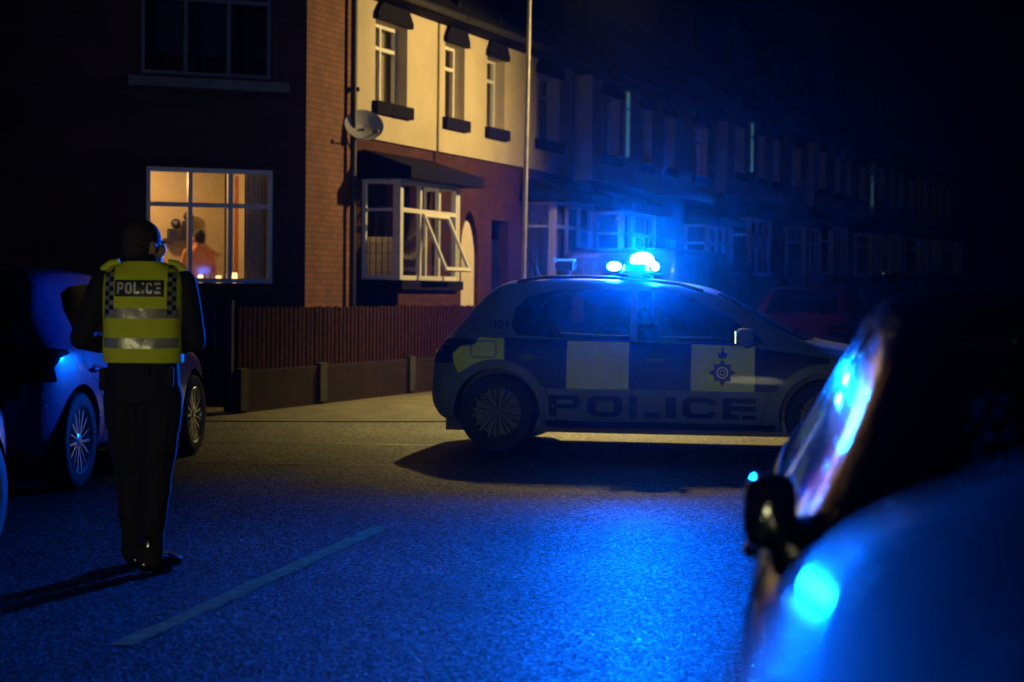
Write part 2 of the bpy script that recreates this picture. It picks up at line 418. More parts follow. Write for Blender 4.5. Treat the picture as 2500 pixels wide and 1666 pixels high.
WSCREEN = [(1.84,-.49),(1.84,.49),(2.09,.56),(2.58,.66),(2.64,.4),(2.66,0),(2.64,-.4),(2.58,-.66),(2.09,-.56)]
RSCREEN = [(-.02,-.47),(-.02,.47),(-.40,.54),(-.40,-.54)]
class Caster:
    def __init__(s, me):
        s.bvh = BVHTree.FromPolygons([v.co.copy() for v in me.vertices], [p.vertices[:] for p in me.polygons])
    def side(s, x, z, sg, off):
        h = s.bvh.ray_cast(Vector((x, 3*sg, z)), Vector((0, -sg, 0)))
        if h[0] is None: h = s.bvh.find_nearest(Vector((x, .8*sg, z)))
        n = h[1] if h[1].y*sg > 0 else -h[1]
        return h[0]+n*off
    def top(s, x, y, off):
        h = s.bvh.ray_cast(Vector((x, y, 4)), Vector((0, 0, -1)))
        if h[0] is None: h = s.bvh.find_nearest(Vector((x, y, 1)))
        n = h[1] if h[1].z > 0 else -h[1]
        return h[0]+n*off
    def end(s, y, z, sg, off):
        h = s.bvh.ray_cast(Vector((6*sg+1, y, z)), Vector((-sg, 0, 0)))
        if h[0] is None: h = s.bvh.find_nearest(Vector((-.8 if sg < 0 else 3.6, y, z)))
        n = h[1] if h[1].x*sg > 0 else -h[1]
        return h[0]+n*off
def patch(bm, poly, fn, step=.05, thick=0., mi=0):
    """lay a 2-D polygon on the curved skin: fn(u, v) gives the point"""
    t = bmesh.new(); f = t.faces.new([t.verts.new((u, v, 0)) for u, v in poly])
    us = [p[0] for p in poly]; vs = [p[1] for p in poly]
    for ax, lo, hi in ((0, min(us), max(us)), (1, min(vs), max(vs))):
        k = math.ceil(lo/step)
        while k*step < hi:
            co = (k*step, 0, 0) if ax == 0 else (0, k*step, 0); no = (1, 0, 0) if ax == 0 else (0, 1, 0)
            bmesh.ops.bisect_plane(t, geom=t.verts[:]+t.edges[:]+t.faces[:], plane_co=co, plane_no=no, dist=1e-5); k += 1
    t.verts.ensure_lookup_table(); mp = {}
    t.verts.index_update()
    for v in t.verts: mp[v.index] = bm.verts.new(fn(v.co.x, v.co.y))
    nf = []
    for f in t.faces:
        g = bm.faces.new([mp[v.index] for v in f.verts]); g.material_index = mi; nf.append(g)
    t.free()
    if thick: bmesh.ops.solidify(bm, geom=nf, thickness=thick)
def grow(poly, d):
    cx = sum(p[0] for p in poly)/len(poly); cy = sum(p[1] for p in poly)/len(poly)
    n = len(poly); out = []
    area = sum(poly[i][0]*poly[(i+1) % n][1]-poly[(i+1) % n][0]*poly[i][1] for i in range(n))
    sg = 1 if area > 0 else -1
    for i in range(n):
        a = Vector(poly[i-1]); b = Vector(poly[i]); c = Vector(poly[(i+1) % n])
        e1 = (b-a).normalized(); e2 = (c-b).normalized()
        n1 = Vector((e1.y, -e1.x))*sg; n2 = Vector((e2.y, -e2.x))*sg
        m = (n1+n2); m = m/max(.3, (1+n1.dot(n2)))
        out.append((b.x+m.x*d, b.y+m.y*d))
    return out
WHEEL = {}
def wheel_meshes(style):
    if style in WHEEL: return WHEEL[style]
    bm = bmesh.new()   # tyre, axle along y, outer face at +y
    lathe(bm, [(.225,-.10),(.30,-.105),(.322,-.09),(.328,-.05),(.329,0),(.328,.05),(.322,.09),(.30,.105),(.235,.1),(.222,.06),(.222,-.06)], 40, closed=True)
    bmesh.ops.recalc_face_normals(bm, faces=bm.faces)
    ty = bpy.data.meshes.new('tyre'); bm.to_mesh(ty); bm.free()
    bm = bmesh.new()
    lathe(bm, [(.2215,-.09),(.2215,.05),(.232,.096),(.226,.102),(.214,.092),(.205,.04),(.2,-.08)], 40, closed=True)
    lathe(bm, [(.0,.088),(.03,.09),(.048,.082),(.055,.05),(.055,.0)], 20)
    def spoke(a, w0, w1, da=0.):
        r0, r1 = .04, .215
        c, s = math.cos(a), math.sin(a); c1, s1 = math.cos(a+da), math.sin(a+da)
        p0 = Vector((c*r0, 0, s*r0)); p1 = Vector((c1*r1, 0, s1*r1)); d = (p1-p0).normalized(); n = Vector((-d.z, 0, d.x))
        vs = []
        for p, w, y in ((p0, w0, .083), (p1, w1, .088)):
            for q in ((-w, y-.028), (w, y-.028), (w*.7, y), (-w*.7, y)): vs.append(bm.verts.new(p+n*q[0]+Vector((0, q[1], 0))))
        for k in range(4): bm.faces.new([vs[k], vs[(k+1) % 4], vs[4+(k+1) % 4], vs[4+k]])
        bm.faces.new(vs[:4]); bm.faces.new(vs[4:])
    if style == 'multi':
        for k in range(9):
            a = 2*math.pi*k/9; spoke(a-.08, .012, .014, -.06); spoke(a+.08, .012, .014, .06)
    else:
        for k in range(5):
            a = 2*math.pi*k/5+.3; spoke(a-.06, .012, .013, -.16); spoke(a+.06, .012, .013, .16); spoke(a+.63, .006, .007, 0)
    bmesh.ops.recalc_face_normals(bm, faces=bm.faces)
    ri = bpy.data.meshes.new('rim'); bm.to_mesh(ri); bm.free()
    bm = bmesh.new(); lathe(bm, [(0,.0),(.2,.0),(.2,-.02),(0,-.02)], 30)
    br = bpy.data.meshes.new('brake'); bm.to_mesh(br); bm.free()
    WHEEL[style] = (ty, ri, br); return WHEEL[style]
SHELLS = {}
def make_car(name, loc, heading, label, cat, group=None, paintm=None, style='five', rimm=None, hs=1., police=False, glassm=None, fold=False, base=SPEC):
    sp = {k: ([(a, b*hs if k in ('top', 'belt') else b) for a, b in v] if isinstance(v, list) else v) for k, v in base.items()}
    key = (hs, sp['wb']); fx = (lambda x: x) if sp['wb'] < 3 else (lambda x: x+.83)
    root = empty(name, loc, heading, label, cat, group)
    glassm = glassm or M['autoglass']; rimm = rimm or M['rim']
    sw = [[(x, z*hs) for x, z in p] for p in SIDEWIN]
    if key not in SHELLS:
        shell = build_shell(sp); cst = Caster(shell)
        cut = [cavity(sp)]
        for sg in (1, -1):
            for p in sw: b = bmesh.new(); prism(b, p, 'y', .45*sg, 1.3*sg); cut.append(b)
            for wx in (0, sp['wb']):
                b = bmesh.new(); prism(b, [(wx+.375*math.cos(2*math.pi*k/28), .335+.375*math.sin(2*math.pi*k/28)) for k in range(28)], 'y', .60*sg, 1.2*sg); cut.append(b)
        b = bmesh.new(); prism(b, WSCREEN, 'z', .93*hs, 2); cut.append(b)
        b = bmesh.new(); prism(b, RSCREEN, 'z', .99*hs, 2); cut.append(b)
        body_me = boolean(shell.copy(), cut)
        SHELLS[key] = (cst, body_me)
    cst, body_me = SHELLS[key]
    wb = sp['wb']
    mk('body', body_me.copy(), [paintm], root, smooth=38)
    bm = bmesh.new()  # underbody, dark liners
    box(bm, -.5, 3.2, -.58, .58, .15, .35)
    mk('underbody', bm, M['black'], root)
    for sg in (1, -1):      # liners: dark inner face of each arch
        for wx in (0, wb):
            bm = bmesh.new()
            n = 18; pr = [bm.verts.new((wx+.372*math.cos(R(-8+196*k/n)), .60*sg, .335+.372*math.sin(R(-8+196*k/n)))) for k in range(n+1)]
            po = [bm.verts.new((wx+.372*math.cos(R(-8+196*k/n)), .868*sg, .335+.372*math.sin(R(-8+196*k/n)))) for k in range(n+1)]
            for k in range(n): bm.faces.new([pr[k], pr[k+1], po[k+1], po[k]])
            bm.faces.new(pr[::-1])
            mk('arch_liner', bm, M['black'], root)
    # glass
    bm = bmesh.new(); patch(bm, grow(WSCREEN, .012), lambda x, y: cst.top(x, y, -.004), .07); mk('windscreen', bm, glassm, root, 180)
    bm = bmesh.new(); patch(bm, grow(RSCREEN, .012), lambda x, y: cst.top(x, y, -.004), .07); mk('rear_window', bm, glassm, root, 180)
    for sg in (1, -1):
        for p in sw:
            bm = bmesh.new(); patch(bm, grow(p, .012), lambda x, z: cst.side(x, z, sg, -.005), .08); mk('side_window', bm, glassm, root, 180)
    # interior
    for sx in (.62, 1.55):
        for sy in (-.37, .37):
            bm = bmesh.new()
            box(bm, sx-.25, sx+.28, sy-.24, sy+.24, .38, .52)
            box(bm, 0, .12, -.23, .23, 0, .58, mat=Matrix.Translation((sx-.3, sy, .5)) @ Matrix.Rotation(R(-14), 4, 'Y'))
            bmesh.ops.bevel(bm, geom=bm.edges[:], offset=.035, segments=2, affect='EDGES')
            st = mk('seat', bm, M['seat'], root, 60)
            bm = bmesh.new(); ball(bm, (sx-.43, sy, 1.14*hs), (.055, .13, .09)); tube(bm, [(sx-.41, sy-.05, 1.0), (sx-.43, sy-.05, 1.1)], .008, 6); mk('headrest', bm, M['seat'], st, 180)
    bm = bmesh.new()
    box(bm, 2.12, 2.54, -.66, .66, .60, .83*hs)
    bmesh.ops.bevel(bm, geom=bm.edges[:], offset=.05, segments=2, affect='EDGES')
    mk('dashboard', bm, M['black'], root)
    bm = bmesh.new(); T = Matrix.Translation((2.0, -.36, .86*hs)) @ Matrix.Rotation(R(65), 4, 'Y')
    ps = [T @ Vector((.18*math.cos(2*math.pi*k/20), .18*math.sin(2*math.pi*k/20), 0)) for k in range(21)]
    tube(bm, ps, .014, 6, cap=False); tube(bm, [ps[0], ps[10]], .012, 6); ball(bm, T @ Vector((0, 0, 0)), .05, seg=8)
    mk('steering_wheel', bm, M['black'], root, 180)
    # doors
    d_rear = [(1.15,.25),(1.155,.40),(1.155,.94*hs),(.06,.955*hs),(.05,.87),(.16,.79),(.31,.69),(.42,.56),(.52,.28)]
    d_front = [(1.18,.25),(1.17,.40),(1.17,.94*hs),(2.27,.93*hs),(2.31,.80),(2.29,.5),(2.24,.30),(2.15,.25)]
    for sg in (1, -1):
        for p, hx in ((d_rear, .27), (d_front, 1.36)):
            bm = bmesh.new()
            patch(bm, grow(p, .010), lambda x, z: cst.side(x, z, sg, .0015), .06, mi=1)
            patch(bm, p, lambda x, z: cst.side(x, z, sg, .0035), .06, mi=0)
            dr = mk('door', bm, [paintm, M['black']], root, 180)
            hp = cst.side(hx, .80*hs, sg, .02)
            bm = bmesh.new(); ball(bm, hp, (.115, .018, .02)); ball(bm, cst.side(hx, .80*hs, sg, .0), (.085, .012, .038))
            mk('handle', bm, paintm, dr, 180)
    # wheels
    ty, ri, br = wheel_meshes(style)
    for wx in (0, wb):
        for sg in (1, -1):
            w = empty('wheel', (wx, .785*sg, .329)); w.parent = root; w.rotation_euler = (0, random.uniform(0, 1.2), 0 if sg > 0 else math.pi)
            mk('tyre', ty.copy(), M['rubber'], w, 50); mk('rim', ri.copy(), rimm, w, 40); mk('brake_disc', br.copy(), M['darkrim'], w)
    # lights, plates, grille, mirrors
    for sg in (1, -1):
        bm = bmesh.new()
        patch(bm, [(-.55,.86*hs),(-.56,.74*hs),(-.38,.74*hs),(-.40,.83*hs),(-.31,.895*hs),(-.18,.915*hs),(-.2,.945*hs),(-.38,.955*hs),(-.50,.93*hs)], lambda x, z: cst.side(x, z, sg, .008), .04, .012)
        patch(bm, [(.42*sg,.90*hs),(.42*sg,.78*hs),(.70*sg,.72*hs),(.735*sg,.86*hs),(.68*sg,.92*hs)], lambda y, z: cst.end(y, z, -1, .008), .04, .012)
        tl = mk('taillight', bm, M['darklamp'], root, 40)
        bm = bmesh.new(); patch(bm, [(.40*sg,.872*hs),(.40*sg,.842*hs),(.70*sg,.80*hs),(.71*sg,.835*hs)], lambda y, z: cst.end(y, z, -1, .015), .04)
        mk('light_strip', bm, M['tail'], tl, 180)
        bm = bmesh.new()
        patch(bm, [(.36*sg,.66),(.40*sg,.58),(.66*sg,.60),(.72*sg,.72),(.60*sg,.71)], lambda y, z: cst.end(y, z, 1, .008), .04, .01)
        patch(bm, [(3.30,.66),(3.48,.60),(3.5,.66),(3.3,.745),(3.12,.77),(3.14,.72)], lambda x, z: cst.side(fx(x), z, sg, .008), .04, .01)
        mk('headlight', bm, M['lampclear'], root, 40)
        bm = bmesh.new()
        c = cst.side(2.1, .97*hs, sg, 0)+(Vector((0, .12*sg, .03)) if not fold else Vector((.02, .045*sg, .02)))
        rbox(bm, c, (.075, .12, .075) if not fold else (.10, .055, .075))
        mr = mk('mirror', bm, paintm if not police else paintm, root, 60)
        bm = bmesh.new(); tube(bm, [cst.side(2.13, .93*hs, sg, -.01), c+Vector((0, -.06*sg if not fold else -.02*sg, -.06))], [.035, .028], 8); mk('mirror_arm', bm, M['black'], mr, 60)
        bm = bmesh.new(); box(bm, c.x-(.076 if not fold else .1), c.x-(.072 if not fold else .09), c.y-(.09 if not fold else .04), c.y+(.09 if not fold else .04), c.z-.05, c.z+.05); mk('mirror_glass', bm, M['chrome'], mr)
    bm = bmesh.new(); patch(bm, [(-.26,.60),(.26,.60),(.26,.71),(-.26,.71)], lambda y, z: cst.end(y, z, -1, .012), .1, .01); mk('number_plate', bm, M['plate'], root)
    bm = bmesh.new(); patch(bm, [(-.55,.28),(.55,.28),(.6,.42),(-.6,.42)], lambda y, z: cst.end(y, z, -1, .006), .06); mk('bumper_trim', bm, M['black'], root, 180)
    bm = bmesh.new()
    for k in range(5): patch(bm, [(-.36,.50+.035*k),(.36,.50+.035*k),(.36,.518+.035*k),(-.36,.518+.035*k)], lambda y, z: cst.end(y, z, 1, .008), .06, .01)
    patch(bm, [(-.5,.3),(.5,.3),(.46,.42),(-.46,.42)], lambda y, z: cst.end(y, z, 1, .006), .06)
    mk('grille', bm, M['black'], root, 40)
    bm = bmesh.new()   # sill skirt trim
    for sg in (1, -1): patch(bm, [(.42,.215),(2.34,.215),(2.36,.27),(.42,.27)], lambda x, z: cst.side(x, z, sg, .004), .08)
    mk('sill_trim', bm, M['black'], root, 180)
    bm = bmesh.new()   # wipers
    for y0, y1 in ((-.05, -.55), (.45, -.02)):
        tube(bm, [cst.top(2.64, y0, .015), cst.top(2.54, (y0+y1)/2, .02), cst.top(2.48, y1, .015)], .008, 6)
    mk('wiper', bm, M['black'], root, 180)
    bm = bmesh.new(); p = cst.top(.2, 0, 0); tube(bm, [p, p+Vector((-.10, 0, .26))], [.006, .003], 6); ball(bm, p, (.04, .02, .02)); mk('antenna', bm, M['black'], root, 180)
    return root, cst

# ------------------------------------------------------------------ ground
bm = bmesh.new(); quad(bm, [(-150,-20,0),(150,-20,0),(150,260,0),(-150,260,0)])
tag(mk('ground', bm, M['asphalt']), kind='structure')
D = Vector((.345, .9386, 0)); N = Vector((.9386, -.345, 0))     # along the terrace / out of its face
P1 = Vector((-3.918, 21.05, 0)); ANG = math.atan2(D.y, D.x)
def T(t, b, z=0): return P1+D*t+N*b+Vector((0, 0, z))
# pavement : kerb line in front, fence line behind
kl = [(-12, 17.6), (-6, 19.2), (-3.2, 19.75), (-1.2, 19.95), (.2, 20.3), (1.0, 21.2)]
for t_ in (3, 8, 20, 60, 150): q = T(t_, 3.0); kl.append((q.x, q.y))
bl = [(-14, 24)]+[(T(t_, -.5).x, T(t_, -.5).y) for t_ in (2, 5, 12, 20, 40, 60, 150)]
bm = bmesh.new()
top = [bm.verts.new((x, y, .018)) for x, y in kl]; bk = [bm.verts.new((x, y, .018)) for x, y in bl]
f = bm.faces.new(top+bk[::-1]); bmesh.ops.triangulate(bm, faces=[f])
tag(mk('pavement', bm, M['pavement']), kind='structure')
bm = bmesh.new()
for (x0, y0), (x1, y1) in zip(kl, kl[1:]):
    d = Vector((x1-x0, y1-y0, 0)).normalized(); n = Vector((d.y, -d.x, 0))*.13
    a, b = Vector((x0, y0, 0)), Vector((x1, y1, 0)); z = Vector((0, 0, .014))
    quad(bm, [a+n, b+n, b+n+z, a+n+z]); quad(bm, [a+n+z, b+n+z, b+z, a+z])
tag(mk('kerb', bm, M['kerb']), kind='structure')
def ribbon(name, pts, w, m, z=.004, jit=0., **k):
    bm = bmesh.new(); L_, R_ = [], []
    pp = []
    for a, b in zip(pts, pts[1:]):
        n = max(1, int((Vector(b)-Vector(a)).length/.15))
        pp += [Vector(a).lerp(Vector(b), i/n) for i in range(n)]
    pp.append(Vector(pts[-1]))
    for i, p in enumerate(pp):
        d = (pp[min(i+1, len(pp)-1)]-pp[max(0, i-1)]).normalized(); n = Vector((-d.y, d.x))*w/2
        a = p+n*(1+random.uniform(-jit, jit)); b = p-n*(1+random.uniform(-jit, jit))
        L_.append(bm.verts.new((a.x, a.y, z))); R_.append(bm.verts.new((b.x, b.y, z)))
    for i in range(len(pp)-1): bm.faces.new([L_[i], R_[i], R_[i+1], L_[i+1]])
    return tag(mk(name, bm, m), kind='structure', **k)
ribbon('road_marking', [(-1.47, 7.28), (-.73, 11.04)], .10, M['roadpaint'], jit=.22)
ribbon('road_seam', [(-6, 17.2), (-2, 16.95), (2, 16.75), (9, 16.2)], .09, M['tar'], jit=.4)
ribbon('road_patch_edge', [(-3.2, 15.0), (-.8, 14.9), (.6, 14.6)], .05, M['tar'], jit=.5)

# ------------------------------------------------------------------ building helpers (local frame: x along, y inward, z up)
def wall_holes(bm, x0, x1, z0, z1, holes, y=0., th=.18, mi=0):
    xs = sorted(set([x0, x1]+[h[0] for h in holes]+[h[1] for h in holes])); zs = sorted(set([z0, z1]+[h[2] for h in holes]+[h[3] for h in holes]))
    for a, b in zip(xs, xs[1:]):
        for c, d in zip(zs, zs[1:]):
            mx, mz = (a+b)/2, (c+d)/2
            if any(h[0] < mx < h[1] and h[2] < mz < h[3] for h in holes): continue
            quad(bm, [(a,y,c),(b,y,c),(b,y,d),(a,y,d)], mi)
    for a, b, c, d in holes:
        quad(bm, [(a,y,c),(a,y,d),(a,y+th,d),(a,y+th,c)], mi); quad(bm, [(b,y,c),(b,y+th,c),(b,y+th,d),(b,y,d)], mi)
        quad(bm, [(a,y,d),(b,y,d),(b,y+th,d),(a,y+th,d)], mi); quad(bm, [(a,y,c),(a,y+th,c),(b,y+th,c),(b,y,c)], mi)
    quad(bm, [(x0,y,z0),(x0,y,z1),(x0,y+.35,z1),(x0,y+.35,z0)], mi); quad(bm, [(x1,y,z0),(x1,y+.35,z0),(x1,y+.35,z1),(x1,y,z1)], mi)
def frame_bars(bm, x0, x1, z0, z1, y, cols, trans=None, w=.05, d=.06, trans_cols=None):
    """outer frame, mullions at fractions cols, transom at z"""
    box(bm, x0, x0+w, y, y+d, z0, z1); box(bm, x1-w, x1, y, y+d, z0, z1)
    box(bm, x0+w, x1-w, y, y+d, z1-w, z1); box(bm, x0+w, x1-w, y, y+d, z0, z0+w)
    xs = [x0+(x1-x0)*c for c in cols]
    if trans:
        box(bm, x0+w, x1-w, y+.003, y+d-.003, trans-w*.5, trans+w*.5)
        for x in xs: box(bm, x-w*.5, x+w*.5, y, y+d, z0+w, trans-w*.5); box(bm, x-w*.5, x+w*.5, y, y+d, trans+w*.5, z1-w)
    else:
        for x in xs: box(bm, x-w*.5, x+w*.5, y, y+d, z0+w, z1-w)
def window(root, x0, x1, z0, z1, y, cols=(.5,), trans=None, fm=None, curtain=True, sillm=None, w=.05, cm=None, sill_out=.08):
    bm = bmesh.new(); frame_bars(bm, x0+.002, x1-.002, z0+.002, z1-.002, y, cols, trans, w)
    f = mk('window', bm, fm or M['frame'], root)
    bm = bmesh.new(); quad(bm, [(x0,y+.03,z0),(x1,y+.03,z0),(x1,y+.03,z1),(x0,y+.03,z1)]); mk('pane', bm, M['winglass'], f)
    if sillm:
        bm = bmesh.new(); box(bm, x0-.08, x1+.08, -sill_out, y-.005, z0-.17, z0-.003); mk('sill', bm, sillm, f)
    bm = bmesh.new()   # curtains as folded sheets, dark room behind
    if curtain:
        for a, b in ((x0+.02, x0+(x1-x0)*.30), (x1-(x1-x0)*.30, x1-.02)):
            n = 16
            for k in range(n):
                u0, u1 = a+(b-a)*k/n, a+(b-a)*(k+1)/n; ya, yb = y+.14+.02*(k % 2), y+.14+.02*((k+1) % 2)
                quad(bm, [(u0,ya,z0),(u1,yb,z0),(u1,yb,z1),(u0,ya,z1)])
        mk('curtain', bm, cm or M['curtain'], f)
    else: bm.free()
    bm = bmesh.new(); e = .3
    quad(bm, [(x0-e,y+1.2,z0-e),(x1+e,y+1.2,z0-e),(x1+e,y+1.2,z1+e),(x0-e,y+1.2,z1+e)])
    mk('room_wall', bm, M['darkroom'], f)
    return f

# ------------------------------------------------------------------ terraced houses
def hood(root, x0, x1):
    bm = bmesh.new()
    box(bm, x0-.06, x1+.06, -.12, -.051, 5.06, 5.14)
    prismz = [(x0-.06, 5.141), (x1+.06, 5.141), ((x0+x1)/2, 5.75)]
    b2 = bmesh.new(); prism(b2, prismz, 'y', -.12, .1); me = bpy.data.meshes.new('t'); b2.to_mesh(me); b2.free(); bm.from_mesh(me)
    return mk('dormer', bm, M['darkwood'], root)
def bay(root, x0, x1, p, z0, z1, cols, full=True):
    """square bay: flank at x0 faces the camera, front, canopy"""
    b = empty('bay_window', (0, 0, 0)); b.parent = root
    bm = bmesh.new(); w = .06
    frame_bars(bm, x0+.062, x1-.062, z0+.002, z1-.002, -p, cols, z0+.95, w, .06)
    box(bm, x0, x0+.06, -p-.01, -p+.10, z0+.004, z1-.004); box(bm, x1-.06, x1, -p-.01, -p+.10, z0+.004, z1-.004)
    for xx in (x0, x1-.05):     # flanks
        box(bm, xx, xx+.05, -p+.102, -.06, z1-w, z1-.006); box(bm, xx, xx+.05, -p+.102, -.06, z0+.006, z0+w)
        box(bm, xx+.004, xx+.046, -p+.102, -.06, z0+.93, z0+.97); box(bm, xx, xx+.05, -.058, -.004, z0+.006, z1-.006)
    mk('frame', bm, M['frame'], b)
    bm = bmesh.new()
    quad(bm, [(x0+.03,-p+.03,z0),(x1-.03,-p+.03,z0),(x1-.03,-p+.03,z1),(x0+.03,-p+.03,z1)])
    quad(bm, [(x0+.028,-.02,z0),(x0+.028,-p+.05,z0),(x0+.028,-p+.05,z1),(x0+.028,-.02,z1)])
    mk('pane', bm, M['winglass'], b)
    bm = bmesh.new(); box(bm, x0-.22, x1+.32, -p-.26, -.045, z1+.001, z1+.16)
    q = [(x0-.2,-p-.22,z1+.161),(x1+.3,-p-.22,z1+.161),(x1+.2,-.045,z1+.40),(x0-.1,-.045,z1+.40)]
    quad(bm, q); quad(bm, [q[0], q[3], (x0-.2,-.045,z1+.161)]); quad(bm, [q[1], (x1+.3,-.045,z1+.161), q[2]])
    mk('canopy', bm, M['darkwood'], b)
    bm = bmesh.new(); box(bm, x0-.04, x1+.04, -p-.06, -.004, z0-.13, z0-.001); mk('sill', bm, M['sill'], b)
    bm = bmesh.new(); box(bm, x0+.02, x1-.02, -p+.02, -.004, -1, z0-.131); mk('base', bm, M['brick'] , b)
    bm = bmesh.new(); box(bm, x0-.001, x0+.9*(x1-x0)*.0+.02-.002, -p+.03, -.01, .0, z0-.14); mk('render_panel', bm, M['darkwood'], b)
    return b
def house(t, w, uppers, by, door, label, salmon=None):
    root = empty('terraced_house', T(t, 0), ANG, label, 'house', 'terraced houses along the side street')
    bm = bmesh.new(); holes = []
    d0, d1, dz = door; holes.append((d0, d1, -1, dz)); holes.append((by[0]+.1, by[1]-.1, 1.5, 2.86))
    wall_holes(bm, 0, w, -1, 3.42, holes); mk('wall', bm, M['brick'], root)
    bm = bmesh.new(); uh = [(a, b, 3.95, 5.06) for a, b in uppers]
    wall_holes(bm, 0, w, 3.42, 5.35, uh, y=-.05, th=.25)
    quad(bm, [(0,-.05,3.42),(0,0,3.42),(w,0,3.42),(w,-.05,3.42)])
    mk('stucco_wall', bm, M['stucco'], root)
    for i, (a, b) in enumerate(uppers):
        window(root, a, b, 3.95, 5.06, .12, (.5,) if b-a > 1 else (.5,), 4.72, sillm=M['sill'], cm=M['pinkcurtain'] if salmon == i else None, sill_out=.13)
        hood(root, a, b)
    # roof
    bm = bmesh.new()
    box(bm, 0, w, -.38, -.051, 5.3, 5.42)
    quad(bm, [(0,-.42,5.421),(w,-.42,5.421),(w,3.6,8.2),(0,3.6,8.2)]); quad(bm, [(0,-.42,5.43),(0,3.6,8.2),(0,3.6,5.43)]); quad(bm, [(w,-.42,5.43),(w,3.6,5.43),(w,3.6,8.2)])
    rf = mk('roof', bm, M['slate'], root)
    bm = bmesh.new(); box(bm, w-.9, w-.1, 3.0, 3.6, 7.6, 9.2)
    for k in range(3): tube(bm, [(w-.75+.25*k, 3.3, 9.2), (w-.75+.25*k, 3.3, 9.5)], [.1, .08], 8)
    mk('chimney', bm, M['brick'], rf)
    bm = bmesh.new(); tube(bm, [(-.0,-.44,5.36),(w,-.44,5.36)], .055, 8); mk('gutter', bm, M['black'], root)
    bay(root, by[0], by[1], .56, 1.5, 2.86, (.333, .667))
    # side walls inside so light does not leak
    bm = bmesh.new(); quad(bm, [(w-.01,.36,-1),(w-.01,6,-1),(w-.01,6,5.4),(w-.01,.36,5.4)]); quad(bm, [(0,2.2,-1),(w,2.2,-1),(w,2.2,5.4),(0,2.2,5.4)]); quad(bm, [(.01,.36,-1),(.01,6,-1),(.01,6,5.4),(.01,.36,5.4)])
    quad(bm, [(0,.36,3.1),(w,.36,3.1),(w,2.2,3.1),(0,2.2,3.1)])
    mk('inner_wall', bm, M['darkroom'], root)
    return root
def pointed_arch(root, x0, x1, z0, zs, zt, y, m, name='door'):
    bm = bmesh.new(); n = 8; pts = [(x0, z0), (x1, z0), (x1, zs)]
    cx = (x0+x1)/2
    for k in range(1, n): u = k/n; pts.append((x1-(x1-cx)*u**1.6, zs+(zt-zs)*(1-(1-u)**1.6)))
    pts.append((cx, zt))
    for k in range(n-1, 0, -1): u = k/n; pts.append((x0+(cx-x0)*u**1.6, zs+(zt-zs)*(1-(1-u)**1.6)))
    pts.append((x0, zs))
    prism(bm, pts, 'y', y, y+.05); return mk(name, bm, m, root)
def arch_surround(root, x0, x1, zs, zt):
    """brick infill shaping a pointed head inside the square door hole"""
    bm = bmesh.new(); n = 8; cx = (x0+x1)/2
    for sg in (0, 1):
        prev = None
        for k in range(n+1):
            u = k/n; xx = (x0+(cx-x0)*u**1.6) if sg == 0 else (x1-(x1-cx)*u**1.6); z = zs+(zt-zs)*(1-(1-u)**1.6)
            if prev:
                a, b = prev, (xx, z)
                for yy in (.004,): quad(bm, [(a[0],yy,a[1]),(b[0],yy,b[1]),(b[0],yy,zt+.02),(a[0],yy,zt+.02)])
                quad(bm, [(a[0],.004,a[1]),(b[0],.004,b[1]),(b[0],.35,b[1]),(a[0],.35,a[1])])
            prev = (xx, z)
    mk('arch', bm, M['brick'], root)
hA = house(5.06, 4.75, [(.64, 1.74), (3.15, 3.95)], (.35, 2.5), (4.0, 4.7, 2.62), 'cream terraced house with open bay window, next to the brick corner house', salmon=1)
arch_surround(hA, 4.0, 4.7, 2.0, 2.6); pointed_arch(hA, 4.05, 4.72, .0, 1.75, 2.45, .06, M['cream'])
bm = bmesh.new(); wall_holes(bm, 3.9, 4.73, 1.66, 1.72, [], y=.2, th=.02); mk('rail', bm, M['darkwood'], hA)
hB = house(9.81, 4.45, [(.15, .95), (2.5, 3.7)], (2.0, 4.1), (.55, 1.35, 2.5), 'cream terraced house behind the lamp post, curtained bay with white frames')
bm = bmesh.new(); box(bm, .552, 1.348, .16, .21, 0, 2.2); box(bm, .62, 1.28, .15, .159, 1.2, 2.0); d = mk('door', bm, M['darkwood'], hB)
bm = bmesh.new(); tube(bm, [(1.24, .15, 1.0), (1.24, .10, 1.0), (1.24, .10, 1.15)], .012, 6); mk('handle', bm, M['chrome'], d)
# second building line: copies down the street, a little higher each pair
lab = ['terraced house behind the glowing blue beacon, bay against the alley', 'terraced house right of the beacon, pale strip window upstairs',
       'shadowy terraced house above the red car roof', 'shadowy terraced house with one narrow lit stair window above the police bonnet',
       'far terraced house above the parked cars, third pair of the row', 'far terraced house over the left end of the dark saloon roof',
       'remote terraced house above the foreground car, fourth pair', 'remote terraced house above the foreground car antenna',
       'last but one terraced house fading into black at the right edge', 'last terraced house in the blackness of the right edge']
hs_ = []
for k in range(5):
    for j, (src, t0) in enumerate(((hA, 5.06), (hB, 9.81))):
        c = copy_tree(src); c['label'] = lab[2*k+j]
        c.location = T(t0+(k+1)*10.3, 0, [.0, .3, .45, .6, .75][k]); hs_.append(c)
